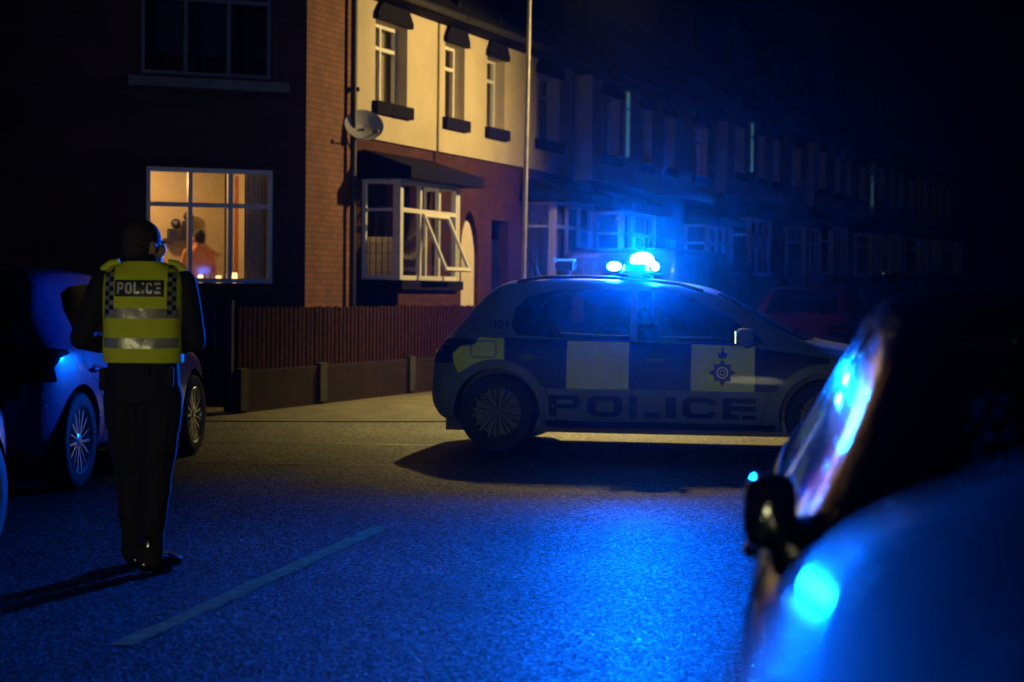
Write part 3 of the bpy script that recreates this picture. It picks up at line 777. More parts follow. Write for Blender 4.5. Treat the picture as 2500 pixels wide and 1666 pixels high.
# things only the first houses have
bw = [o for o in hA.children if o.name.startswith('bay_window')][0]
bm = bmesh.new(); ca = Matrix.Translation((.35+2.15*.5, -.575, 2.42)) @ Matrix.Rotation(R(-24), 4, 'X')
box(bm, -.31, .61, -.02, .02, -.05, 0, mat=ca); box(bm, -.31, .61, -.02, .02, -.86, -.81, mat=ca)
box(bm, -.31, -.26, -.018, .018, -.81, -.05, mat=ca); box(bm, .56, .61, -.018, .018, -.81, -.05, mat=ca)
oc = mk('open_casement', bm, M['frame'], bw)
bm = bmesh.new(); quad(bm, [ca @ Vector(p) for p in ((-.26,0,-.81),(.56,0,-.81),(.56,0,-.05),(-.26,0,-.05))]); mk('pane', bm, M['winglass'], oc)
bm = bmesh.new(); box(bm, .42, .43, -.47, -.06, 1.52, 2.08)
for k in range(5): box(bm, .405, .419, -.46+.09*k, -.452+.09*k, 1.52, 2.08, 1)
for k in range(4): box(bm, .408, .419, -.47, -.06, 1.60+.13*k, 1.606+.13*k, 1)
mk('gridded_blind', bm, [M['blind'], M['darkwood']], bw)
bm = bmesh.new()
for zz in (2.9,): box(bm, .36, 2.45, -.5, 1.9, 3.0, 3.05)
box(bm, .2, 2.6, 1.6, 1.65, .6, 3.0); mk('room_wall', bm, M['curtain'], bw)
bb = [o for o in hB.children if o.name.startswith('bay_window')][0]
bm = bmesh.new()
for k in range(22):
    a = 2.03+(4.07-2.03)*k/22; b_ = 2.03+(4.07-2.03)*(k+1)/22
    quad(bm, [(a,-.44+.02*(k % 2),1.55),(b_,-.44+.02*((k+1) % 2),1.55),(b_,-.44+.02*((k+1) % 2),2.8),(a,-.44+.02*(k % 2),2.8)])
for k in range(8):
    a = -.42+.38*k/8; b_ = -.42+.38*(k+1)/8
    quad(bm, [(2.09+.015*(k % 2),a,1.55),(2.09+.015*((k+1) % 2),b_,1.55),(2.09+.015*((k+1) % 2),b_,2.8),(2.09+.015*(k % 2),a,2.8)])
mk('curtain', bm, M['curtain'], bb)
# downpipes and alley filler
dp = bmesh.new(); tube(dp, [(0,0,0),(0,0,5.3)], .045, 8)
for z in (1, 2.5, 4): box(dp, -.07, .07, -.02, .1, z, z+.05)
o = mk('downpipe', dp, M['black'], None, 60); o.location = T(4.93, .09); tag(o, 'black downpipe between the lamplit brick strip and the cream stucco', 'downpipe')

# ------------------------------------------------------------------ corner house
C = T(3.70, 0); th = R(22); E = Vector((math.cos(th), math.sin(th), 0))     # along gable, left to right
ch = empty('corner_house', C, th, 'dark brick corner house with one big lit ground floor window', 'house')
W0, W1 = -2.03, -.42
bm = bmesh.new()
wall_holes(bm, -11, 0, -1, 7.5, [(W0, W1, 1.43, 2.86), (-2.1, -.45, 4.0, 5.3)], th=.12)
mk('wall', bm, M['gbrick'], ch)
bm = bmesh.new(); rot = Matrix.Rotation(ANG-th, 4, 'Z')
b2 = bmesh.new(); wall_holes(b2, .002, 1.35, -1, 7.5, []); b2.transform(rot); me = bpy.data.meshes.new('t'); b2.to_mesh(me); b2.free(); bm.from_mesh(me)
mk('side_wall', bm, M['litbrick'], ch)
bm = bmesh.new(); quad(bm, [(-11.3,-.35,7.45),(.4,-.35,7.45),(.9,5,10.5),(-11.3,5,10.5)]); box(bm, -11.3, .4, -.37, -.01, 7.3, 7.44); mk('roof', bm, M['slate'], ch)
bm = bmesh.new(); frame_bars(bm, W0+.003, W1-.003, 1.433, 2.857, .03, (.345, .66), 2.40, .055, .07); fr = mk('window', bm, M['gframe'], ch)
bm = bmesh.new(); quad(bm, [(W0,.07,1.43),(W1,.07,1.43),(W1,.07,2.86),(W0,.07,2.86)]); mk('pane', bm, M['roomglass'], fr)
bm = bmesh.new(); box(bm, W0-.1, W1+.3, -.09, .0, 1.16, 1.27); mk('sill', bm, M['gbrick'], fr)
bm = bmesh.new(); box(bm, W0-.2, W1+.1, -.03, .0, 2.95, 3.1); mk('lintel', bm, M['gbrick'], fr)
fr2 = window(ch, -2.1, -.45, 4.0, 5.3, .05, (.34, .67), 4.95, fm=M['uframe'], curtain=False)
bm = bmesh.new(); box(bm, -2.28, -.25, -.1, .045, 3.84, 3.96); mk('sill', bm, M['gsill'], fr2)
# the lit room
bm = bmesh.new()
x0, x1, y0, y1, z0, z1 = -3.1, .0, .13, 2.3, .5, 2.95
quad(bm, [(x0,y1,z0),(x1-.4,y1,z0),(x1-.4,y1,z1),(x0,y1,z1)]); quad(bm, [(x0,y0,z0),(x0,y1,z0),(x0,y1,z1),(x0,y0,z1)])
quad(bm, [(x1-.4,y0,z0),(x1-.4,y0,z1),(x1-.4,y1,z1),(x1-.4,y1,z0)]); quad(bm, [(x0,y0,z1),(x0,y1,z1),(x1-.4,y1,z1),(x1-.4,y0,z1)]); quad(bm, [(x0,y0,z0),(x1-.4,y0,z0),(x1-.4,y1,z0),(x0,y1,z0)])
for a, b, c, d in ((x0, W0, z0, z1), (W1, x1-.4, z0, z1), (W0, W1, z0, 1.43), (W0, W1, 2.86, z1)): quad(bm, [(a,y0,c),(b,y0,c),(b,y0,d),(a,y0,d)])
box(bm, -2.2, -1.75, 2.1, 2.29, .5, 2.94)
mk('lit_room', bm, M['roomwall'], ch)
bm = bmesh.new()
for k in range(14):
    a = -.74+.30*k/14; b_ = -.74+.30*(k+1)/14
    quad(bm, [(a,.22+.03*(k % 2),1.3),(b_,.22+.03*((k+1) % 2),1.3),(b_,.22+.03*((k+1) % 2),2.86),(a,.22+.03*(k % 2),2.86)])
mk('curtain', bm, M['curtain'], ch)
bm = bmesh.new()
for k in range(5):
    a = -.80+.06*k/5; quad(bm, [(a,.5+.02*(k % 2),1.3),(a+.012,.5+.02*((k+1) % 2),1.3),(a+.012,.5+.02*((k+1) % 2),2.8),(a,.5+.02*(k % 2),2.8)])
mk('curtain', bm, M['pinkcurtain'], ch)
CM = Matrix.Translation(C) @ Matrix.Rotation(th, 4, 'Z')
def inroom(x, y, z): return CM @ Vector((x, y, z))
o = bm = bmesh.new(); box(bm, -1.35, -.85, 2.08, 2.28, 2.0, 2.03); box(bm, -1.3, -1.2, 2.1, 2.25, 2.031, 2.16); box(bm, -1.1, -.98, 2.1, 2.22, 2.031, 2.27)
ball(bm, (-1.2, 2.15, 2.23), .07, seg=8); ball(bm, (-1.03, 2.15, 2.33), .07, seg=8)
o = mk('shelf', bm, M['navy']); o.matrix_world = CM; tag(o, 'small wall shelf with dark ornaments inside the lit corner room', 'shelf')
for i, (x, h, m) in enumerate(((-1.28, .1, 'candle'), (-1.16, .13, 'silver'), (-1.05, .09, 'candle'), (-.98, .12, 'silver'), (-.84, .13, 'candle'))):
    bm = bmesh.new(); lathe(bm, [(.0,0),(.03,0),(.036,h*.5),(.03,h),(.0,h)], 10)
    bm.transform(Matrix.Rotation(R(90), 4, 'X')); bm.transform(Matrix.Translation((0, 0, 0)))
    o = mk('glass_jar' if m == 'silver' else 'candle', bm, M[m if m == 'candle' else 'roomwall'], None, 60); o.matrix_world = CM @ Matrix.Translation((x, .3, 1.432))
    tag(o, ['small candle beside the seated person', 'clear glass between the two left candles', 'candle in the middle of the window ledge', 'clear glass beside the window mullion', 'wide bright candle right of the window mullion'][i], 'candle' if m == 'candle' else 'glass', 'glasses and candles on the lit window ledge')

# ------------------------------------------------------------------ fence, walls, gate
F0 = Vector((-2.98, 20.7, 0))
fe = empty('picket_fence', F0+Vector((0, 0, .03)), ANG, 'reddish brown picket fence on a low brick wall below the houses', 'fence')
bm = bmesh.new()
L_ = 9.5
for k in range(int(L_/.11)):
    x = .05+k*.11; dz = random.uniform(-.012, .012); j = random.uniform(-.006, .006)
    box(bm, x+j, x+.078+j, -.02, .0, .40, 1.13+dz)
mk('slat_panel', bm, M['fence'], fe)
for a_ in (.55, .95):
    bm = bmesh.new(); box(bm, 0, L_, .001, .05, a_, a_+.07); mk('rail', bm, M['fence'], fe)
for k in range(5):
    bm = bmesh.new(); box(bm, k*2.3, k*2.3+.08, .051, .13, 0, 1.08); mk('post', bm, M['fence'], fe)
lw = empty('garden_wall', F0+Vector((0, 0, 0)), ANG, 'low weathered brick wall carrying the picket fence', 'wall')
bm = bmesh.new(); box(bm, 0, 16, -.06, .06, -.2, .47); mk('brickwork', bm, M['wallbrick'], lw)
for k in (0, 1.95, 4.6, 7.6): 
    bm = bmesh.new(); box(bm, k-.02, k+.16, -.09, .09, .05, .5); mk('pier', bm, M['stonepier'], lw)
g = empty('garden_gate', (-2.99, 20.66, .035), R(168), 'dark boarded gate between the fence and the parked blue car', 'gate')
bm = bmesh.new()
for k in range(6): box(bm, .06+k*.14, .06+k*.14+.134, 0, .025, .05, 1.13)
mk('boards', bm, M['gate'], g)
for a_ in (0, .91):
    bm = bmesh.new(); box(bm, a_, a_+.07, -.03, .055, 0, 1.2); mk('post', bm, M['gate'], g)
for a_ in (.25, .9):
    bm = bmesh.new(); box(bm, .07, .9, .026, .05, a_, a_+.08); mk('rail', bm, M['gate'], g)
o = empty('boundary_wall', (-3.98, 20.85, 0), R(186), 'plain dark boundary wall behind the officer and the blue car', 'wall')
bm = bmesh.new(); box(bm, 0, 14, -.1, .1, -.1, 1.15); mk('brickwork', bm, M['gbrick'], o)
bm = bmesh.new(); box(bm, -.03, 14.03, -.14, .14, 1.151, 1.22); mk('coping', bm, M['sill'], o)

# ------------------------------------------------------------------ dish, lamp post
dd = empty('satellite_dish', T(4.98, .22, 3.55), ANG, 'pale round satellite dish at the corner of the cream stucco', 'satellite dish')
bm = bmesh.new(); lathe(bm, [(0.,.05),(.08,.046),(.16,.03),(.235,0.),(.235,-.01),(.15,.02),(0.,.04)], 28)
mo = mk('dish', bm, M['dish'], dd, 60); mo.rotation_euler = (R(-18), 0, R(-48)); mo.scale = (1.15, 1, .92)
bm = bmesh.new(); tube(bm, [(0,0,-.05),(.03,.25,-.32),(.0,.33,-.32)], .018, 8); mk('bracket', bm, M['black'], dd, 60)
bm = bmesh.new(); tube(bm, [(0,-.02,-.18),(-.17,-.24,-.12)], .009, 6); ball(bm, (-.18,-.25,-.1), (.03,.05,.03)); mk('receiver_arm', bm, M['steel'], dd, 60)
lp = empty('street_lamp', (.155, 28.2, .035), 0, 'tall thin lamp post rising out of frame behind the police car', 'street lamp')
bm = bmesh.new(); tube(bm, [(0,0,0),(0.,0,1.1)], .08, 14); tube(bm, [(0,0,1.1),(.06,0,6.6)], [.038, .03], 14); tube(bm, [(.06,0,6.6),(.3,-.05,6.9),(.95,-.1,7.0)], .03, 8)
mk('post', bm, M['steel'], lp, 60)
bm = bmesh.new(); box(bm, .9, 1.5, -.22, .02, 6.95, 7.1); bmesh.ops.bevel(bm, geom=bm.edges[:], offset=.03, segments=2, affect='EDGES'); mk('lantern', bm, M['black'], lp, 40)
bm = bmesh.new(); box(bm, -.09, -.02, -.09, .09, 1.0, 1.5); mk('junction_box', bm, M['black'], lp)

# ------------------------------------------------------------------ bulbs added for street-lamp reflections in the panes; the last are bay lamps
def glimmers(pts, label, m, name='window_glimmer'):
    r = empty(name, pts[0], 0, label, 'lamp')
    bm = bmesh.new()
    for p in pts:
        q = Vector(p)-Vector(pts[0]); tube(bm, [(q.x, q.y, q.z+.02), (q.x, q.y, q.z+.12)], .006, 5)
    mk('glimmer_stem', bm, M['black'], r)
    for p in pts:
        bm = bmesh.new(); ball(bm, Vector(p)-Vector(pts[0]), .022, seg=8); mk('bulb', bm, m, r, 180)  # added for lamp reflections, except the bay lamps
def tz(t, z, b=-.35): v = T(t, b, z); return (v.x, v.y, v.z)
glimmers([tz(10.2, 4.85), tz(10.62, 4.84), tz(10.62, 4.72)], 'warm bulbs added for lamp reflections in the upper window left of the lamp post', M['bulb'])
glimmers([tz(12.7, 4.85), tz(13.05, 4.87), tz(13.4, 4.85), tz(13.45, 4.68)], 'cluster of warm bulbs added for lamp reflections in the upper window right of the lamp post', M['bulb'])
glimmers([tz(15.0, 2.75, .2)], 'single white point added for a lamp reflection by the bay right of the lamp post', M['glimmerw'], 'bay_glimmer')
glimmers([tz(22.9, 4.62), tz(22.9, 4.50), tz(23.3, 4.52)], 'group of three bright bulbs added for lamp reflections high on the wall above the beacon', M['glimmerw'])
glimmers([tz(32.2, 5.0)], 'lone pale bulb added for a lamp reflection in a far upper window right of the beacon', M['bulb'])
glimmers([tz(47.5, 1.9, .1), tz(47.9, 2.1, .1), tz(48.1, 1.85, .1)], 'orange lamps in a far ground floor bay near the right edge', M['bulb'])
# lit narrow stair windows
def slit(t, z0, z1, z2, z3, label):
    o = empty('stair_window', T(t, .055), ANG, label, 'window')
    bm = bmesh.new(); box(bm, -.12, .12, -.01, .03, z0, z1); box(bm, -.12, .12, -.01, .03, z2, z3); mk('lit_pane', bm, SL, o)
    bm = bmesh.new(); box(bm, -.15, .15, -.03, .0, z1+.005, z2-.005); box(bm, -.15, -.122, -.03, .03, z0, z3); box(bm, .122, .15, -.03, .03, z0, z3); mk('frame', bm, M['gframe'], o)
SL = glow('stair_light', (.10, .36, .36), .3)
slit(17.55, 4.0, 4.9, 4.95, 5.25, 'dim teal strip window upstairs above the blue beacon')
slit(28.1, 4.35, 5.15, 5.25, 5.55, 'bright teal strip window upstairs above the police bonnet')
slit(45.5, 4.3, 5.1, 5.2, 5.3, 'faint greenish strip window far down the terrace')

# ------------------------------------------------------------------ people
def fuse(bm, voxel, smooth=6, fac=.5):
    return with_mods(bm, [('REMESH', dict(mode='VOXEL', voxel_size=voxel)), ('SMOOTH', dict(factor=fac, iterations=smooth))])
def limb(bm, pts, rad, n=14):
    """tapered limb with round joints"""
    for (a, b), (ra, rb) in zip(zip(pts, pts[1:]), zip(rad, rad[1:])):
        a, b = Vector(a), Vector(b); m_ = 4
        tube(bm, [a.lerp(b, k/m_) for k in range(m_+1)], [ra+(rb-ra)*k/m_+.05*ra*math.sin(math.pi*k/m_) for k in range(m_+1)], n)
    for p, r in zip(pts, rad): ball(bm, p, r*.99, seg=n)
def torso(bm, rings, n=20):
    """rings: (z, cx, cy, rx, ry)"""
    rr = []
    for z, cx, cy, rx, ry in rings:
        rr.append([bm.verts.new((cx+rx*sgnp(math.cos(2*math.pi*k/n), .85), cy+ry*sgnp(math.sin(2*math.pi*k/n), .85), z)) for k in range(n)])
    for a, b in zip(rr, rr[1:]):
        for k in range(n): bm.faces.new([a[k], a[(k+1) % n], b[(k+1) % n], b[k]])
    bm.faces.new(rr[0][::-1]); bm.faces.new(rr[-1])
def sgnp(v, p): return math.copysign(abs(v)**p, v)
def hand(bm, wrist, fwd, up, side, k=1.):
    """palm and five separate bent fingers; side = +1 puts the thumb toward 'side' cross vector"""
    f = Vector(fwd).normalized(); u = Vector(up).normalized(); s = f.cross(u).normalized()*side
    w = Vector(wrist)
    B = Matrix((s, f, u)).transposed().to_4x4()
    ball(bm, w+f*.05*k, (.042*k, .055*k, .017*k), B, 12)
    for i, (o, l) in enumerate(((.030, .072), (.010, .08), (-.011, .074), (-.031, .058))):
        p0 = w+f*.085*k+s*o*k; p1 = p0+f*l*.5*k-u*.012*k; p2 = p1+f*l*.33*k-u*.028*k; p3 = p2+f*l*.12*k-u*.02*k
        limb(bm, [p0, p1, p2, p3], [.0095*k, .009*k, .008*k, .007*k], 8)
    p0 = w+f*.03*k+s*.036*k; p1 = p0+f*.03*k+s*.028*k-u*.008*k; p2 = p1+f*.03*k+s*.004*k-u*.012*k
    limb(bm, [p0, p1, p2], [.013*k, .011*k, .009*k], 8)
def head(bm, c, rot, k=1.):
    c = Vector(c); H = Matrix.Rotation(rot, 4, 'Z')
    P = lambda x, y, z: c+H @ Vector((x*k, y*k, z*k))
    B = lambda p, r: ball(bm, P(*p), tuple(q*k for q in r), H, 18)
    B((0, -.012, .025), (.076, .096, .092)); B((0, .03, -.03), (.062, .068, .085)); B((0, .062, -.083), (.034, .032, .026))
    B((0, .088, -.005), (.045, .018, .02)); B((0, .104, -.022), (.011, .018, .024)); B((0, .116, -.036), (.014, .012, .011))
    B((0, .093, -.062), (.026, .014, .006)); B((0, .091, -.073), (.022, .013, .007)); B((0, .086, .022), (.055, .016, .01))
    for s in (-1, 1):
        B((s*.05, .055, -.02), (.024, .03, .024)); B((s*.078, -.012, -.012), (.010, .02, .034)); B((s*.084, -.02, .004), (.008, .016, .018))
    limb(bm, [P(0, -.015, -.04), P(0, -.03, -.14)], [.056*k, .062*k])
    return P
def person(loc, rz, label, J, top, bottom, hairm, voxel=.012, hy=0., group=None):
    root = empty('person', loc, rz, label, 'person', group)
    bm = bmesh.new(); P = head(bm, J['head'], hy)
    def tors(bm, g):
        torso(bm, [(z, cx, cy, rx+g, ry+g) for z, cx, cy, rx, ry in J['torso']])
    tors(bm, 0)
    for s in ('L', 'R'):
        a = J['arm'+s]; limb(bm, a, [.052, .042, .028])
        f = Vector(a[2])-Vector(a[1]); hand(bm, a[2], f, J.get('palm', (0, 0, 1)), 1 if s == 'L' else -1)
        l = J['leg'+s]; limb(bm, l, [.085, .057, .04]); ft = Vector(l[2])
    for s in ('L', 'R'):
        l = Vector(J['leg'+s][2]); t = Vector(J['toe'+s]); limb(bm, [l+Vector((0, 0, -.04)), l+t*.6+Vector((0, 0, -.055)), l+t+Vector((0, 0, -.06))], [.04, .032, .022])
    mk('body', fuse(bm, voxel), M['skin'], root, 180)
    bm = bmesh.new(); tors(bm, .012)
    for s in ('L', 'R'):
        a = J['arm'+s]; w = Vector(a[1]).lerp(Vector(a[2]), J.get('sleeve', .9)); limb(bm, [a[0], a[1], w], [.060, .052, .042])
    limb(bm, [(0+J['torso'][-1][1], J['torso'][-1][2], J['torso'][-1][0]), Vector(J['head'])+Vector((0, -.02, -.115))], [.075, .066])
    mk('shirt', fuse(bm, voxel), top, root, 180)
    bm = bmesh.new(); tors_b = J['torso'][:3]
    torso(bm, [(z-.02, cx, cy, rx+.016, ry+.016) for z, cx, cy, rx, ry in tors_b])
    for s in ('L', 'R'):
        l = J['leg'+s]; e = Vector(l[2])
        limb(bm, [l[0], Vector(l[0]).lerp(Vector(l[1]), .5), l[1], Vector(l[1]).lerp(e, .35), Vector(l[1]).lerp(e, .75), e+Vector((0, 0, -.02))], [.105, .095, .074, .071, .060, .066])
    mk('trousers', fuse(bm, voxel), bottom, root, 180)
    bm = bmesh.new()
    for s in ('L', 'R'):
        l = Vector(J['leg'+s][2]); t = Vector(J['toe'+s])
        limb(bm, [l+Vector((0, 0, .06)), l+Vector((0, 0, -.035)), l+t*.55+Vector((0, 0, -.045)), l+t*1.05+Vector((0, 0, -.055))], [.055, .056, .046, .036])
        limb(bm, [l+Vector((0, 0, -.035)), l-t*.18+Vector((0, 0, -.05))], [.05, .04])
    me = fuse(bm, voxel)
    for v in me.vertices:
        if v.co.z < .004: v.co.z = .002
    mk('boots', me, M['boot'], root, 180)
    bm = bmesh.new(); H = Matrix.Rotation(hy, 4, 'Z'); c = Vector(J['head'])
    Q = lambda x, y, z: c+H @ Vector((x, y, z))
    ball(bm, Q(0, -.02, .034), (.083, .098, .094), H, 20); ball(bm, Q(0, -.055, -.015), (.068, .062, .065), H, 16)
    me = fuse(bm, voxel*.9 if voxel < .01 else voxel, 3)
    bm = bmesh.new(); bm.from_mesh(me)
    cut = H @ Vector((0, 1, -.45)); bmesh.ops.bisect_plane(bm, geom=bm.verts[:]+bm.edges[:]+bm.faces[:], plane_co=Q(0, .045, .02), plane_no=cut, clear_outer=True)
    mk('hair', bm, hairm, root, 180)
    return root
HW = .171
J = dict(head=(.0, .03, 1.585),
    torso=[(.84,0,0,.145,.10),(.93,0,0,.155,.11),(1.04,0,0,.150,.112),(1.16,0,0,.155,.118),(1.30,0,0,.172,.122),(1.40,0,.0,.175,.105),(1.455,0,.0,.12,.08),(1.485,0,.0,.07,.06)],
    armL=[(-.185,.0,1.41),(-.285,-.02,1.13),(-.12,.2,1.08)], armR=[(.185,0,1.41),(.235,.02,1.12),(.10,.24,1.10)],
    legL=[(-.080,0,.86),(-.066,.06,.48),(-.042,.10,.095)], legR=[(.080,0,.86),(.060,.01,.47),(.040,-.07,.095)],
    toeL=(-.03,.17,0), toeR=(.10,.13,0), sleeve=.95)
OX, OY = -1.765, 9.22
of = person((OX, OY, .0), R(4), 'police officer in yellow vest seen from behind, beside the blue car', J, M['cloth'], M['cloth'], M['hair'], .0075, R(-42))
of.scale = (1.03, 1., .985)
# vest
VR = [(1.02,.184,.138),(1.08,.186,.142),(1.18,.183,.146),(1.30,.187,.148),(1.38,.188,.138),(1.43,.184,.122),(1.465,.165,.104),(1.492,.125,.085),(1.507,.088,.075)]
def vr(z):
    return interp([(a, b) for a, b, c in VR], z), interp([(a, c) for a, b, c in VR], z)
def back(x, z, off=0., sg=-1):
    rx, ry = vr(z); u = min(1, abs(x)/rx); y = ry*(1-u**2.6)**(1/2.6)
    wob = .004*math.sin(x*38+z*11)+.003*math.sin(z*55+x*17)
    return Vector((x, sg*(y+off)+.0+wob*(1-u)*sg, z))
bm = bmesh.new(); zs = [1.02+.0122*k for k in range(41)]; n = 64; rr = []
for z in zs:
    rx, ry = vr(z); ring = []
    for k in range(n):
        a = 2*math.pi*k/n; x = rx*sgnp(math.cos(a), .77); sg = 1 if math.sin(a) >= 0 else -1
        p = back(x, z, 0, sg); ring.append(bm.verts.new(p))
    rr.append(ring)
for a, b in zip(rr, rr[1:]):
    for k in range(n): bm.faces.new([a[k], a[(k+1) % n], b[(k+1) % n], b[k]])
bmesh.ops.remove_doubles(bm, verts=bm.verts, dist=.0004)
vest = mk('vest', bm, M['hivis'], of, 180)
def vpatch(name, x0, x1, z0, z1, off, m, sag=0., sgs=(-1,)):
    bm = bmesh.new()
    for sg in sgs:
        nx, nz = 24, max(2, int((z1-z0)/.012)); g = {}
        for i in range(nx+1):
            for j in range(nz+1):
                x = x0+(x1-x0)*i/nx; z = z0+(z1-z0)*j/nz; z += sag*(1-(x/.17)**2)
                rx, ry = vr(z); x = max(-rx*.9995, min(rx*.9995, x)) if abs(x) > .17 else x
                g[i, j] = bm.verts.new(back(x, z, off, sg))
        for i in range(nx):
            for j in range(nz): bm.faces.new([g[i, j], g[i+1, j], g[i+1, j+1], g[i, j+1]])
    return mk(name, bm, m, vest, 180)
vpatch('reflective_band', -.1835, .1835, 1.236, 1.284, .002, M['reflect'], -.004, (-1, 1))
vpatch('reflective_band', -.1835, .1835, 1.092, 1.142, .002, M['reflect'], -.004, (-1, 1))
vpatch('police_panel', -.118, .106, 1.338, 1.418, .004, M['navy'])
bm = bmesh.new()
for q in word('POLICE', [.029, .031, .027, .011, .029, .028], .0085, .054, s=.3, t=.2):
    bm.faces.new([bm.verts.new(back(-.106+u, 1.352+v, .0065)) for u, v in q])
mk('police_lettering', bm, M['silver'], vest)
for x0 in (-.166, .120):
    bm = bmesh.new()
    for i in range(2):
        for j in range(11):
            z0 = 1.252+j*.0225; a = x0+i*.022
            if z0 > 1.48: continue
            ps = [back(min(.16, max(-.165, u)), v, .0045) for u, v in ((a, z0), (a+.022, z0), (a+.022, z0+.0225), (a, z0+.0225))]
            quad(bm, ps, (i+j) % 2)
    mk('checked_band', bm, [M['navy'], M['reflect']], vest)
for sg in (-1, 1):
    bm = bmesh.new(); tube(bm, [(sg*.11, 0, 1.503), (sg*.15, 0, 1.492), (sg*.19, 0, 1.462)], [.02, .024, .02], 8)
    mk('epaulette', bm, M['hivis'], vest, 60)
for bb_ in ((-.045, .045, -.155, -.125, .96, 1.0), (.10, .15, -.12, -.08, .90, 1.0), (-.2, -.165, -.03, .03, .88, .99)):
    bm = bmesh.new(); box(bm, *bb_); bmesh.ops.bevel(bm, geom=bm.edges[:], offset=.008, segments=1, affect='EDGES')
    mk('belt_pouch', bm, M['cloth'], of)
bm = bmesh.new()
c = Vector(J['head']); H = Matrix.Rotation(R(-42), 4, 'Z')
tube(bm, [c+H @ Vector(p) for p in ((.082, -.02, .012), (.08, .06, .018), (.07, .1, .015))], .0025, 6)
mk('glasses', bm, M['chrome'], of)

JP = dict(head=(0, .03, 1.56), torso=[(.84,0,0,.14,.10),(.93,0,0,.15,.11),(1.04,0,0,.135,.10),(1.16,0,0,.145,.11),(1.28,0,0,.165,.115),(1.37,0,0,.165,.10),(1.43,0,0,.11,.07),(1.46,0,0,.06,.055)],
    armL=[(-.175,0,1.37),(-.23,.03,1.10),(-.14,.24,1.05)], armR=[(.175,0,1.37),(.23,.03,1.1),(.14,.24,1.05)],
    legL=[(-.085,0,.86),(-.08,.02,.47),(-.08,0,.095)], legR=[(.085,0,.86),(.08,.02,.47),(.08,0,.095)], toeL=(0,.17,0), toeR=(0,.17,0))
pr = inroom(-1.20, .75, .5)
person(pr, th+R(15), 'person with dark hair in a pinkish orange top inside the lit corner window', JP, M['pinktop'], M['darktop'], M['hair'], .014, R(10)).scale = (.96, .96, .96)
q = T(5.06+.85, -.05, .35)
person(q, ANG+R(60), 'person in dark clothes hunched at the left of the open bay window', JP, M['darktop'], M['darktop'], M['hair'], .016).scale = (.92, .92, .92)
q = T(5.06+1.25, .05, .40)
person(q, ANG+R(180), 'person in grey patterned top looking out through the open bay window', JP, M['greytop'], M['darktop'], M['hair'], .016)

# ------------------------------------------------------------------ vehicles
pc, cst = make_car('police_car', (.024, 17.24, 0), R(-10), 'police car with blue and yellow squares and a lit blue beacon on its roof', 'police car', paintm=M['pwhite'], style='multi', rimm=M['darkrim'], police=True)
sd = -1
def sq(name, poly, m, off=.006):
    for sg in (1, -1):
        bm = bmesh.new(); patch(bm, poly, lambda x, z: cst.side(x, z, sg, off), .04); o = mk(name, bm, m, pc, 180)
# square rows along the flanks; arches kept clear
def arch(cx, r, a0, a1, n=7): return [(cx+r*math.cos(R(a0+(a1-a0)*k/n)), .335+r*math.sin(R(a0+(a1-a0)*k/n))) for k in range(n+1)]
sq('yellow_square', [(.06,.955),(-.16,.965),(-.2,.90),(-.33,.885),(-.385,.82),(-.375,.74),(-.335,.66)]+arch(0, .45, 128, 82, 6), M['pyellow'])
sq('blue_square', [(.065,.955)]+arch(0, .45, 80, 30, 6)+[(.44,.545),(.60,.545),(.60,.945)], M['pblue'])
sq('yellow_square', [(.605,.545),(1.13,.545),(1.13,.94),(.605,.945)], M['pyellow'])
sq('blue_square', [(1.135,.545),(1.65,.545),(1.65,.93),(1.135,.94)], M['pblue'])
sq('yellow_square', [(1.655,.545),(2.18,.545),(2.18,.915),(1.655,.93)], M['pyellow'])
sq('blue_square', [(2.185,.545),(2.345,.545)]+arch(2.76, .45, 148, 86, 6)+[(2.8,.83),(2.185,.905)], M['pblue'])
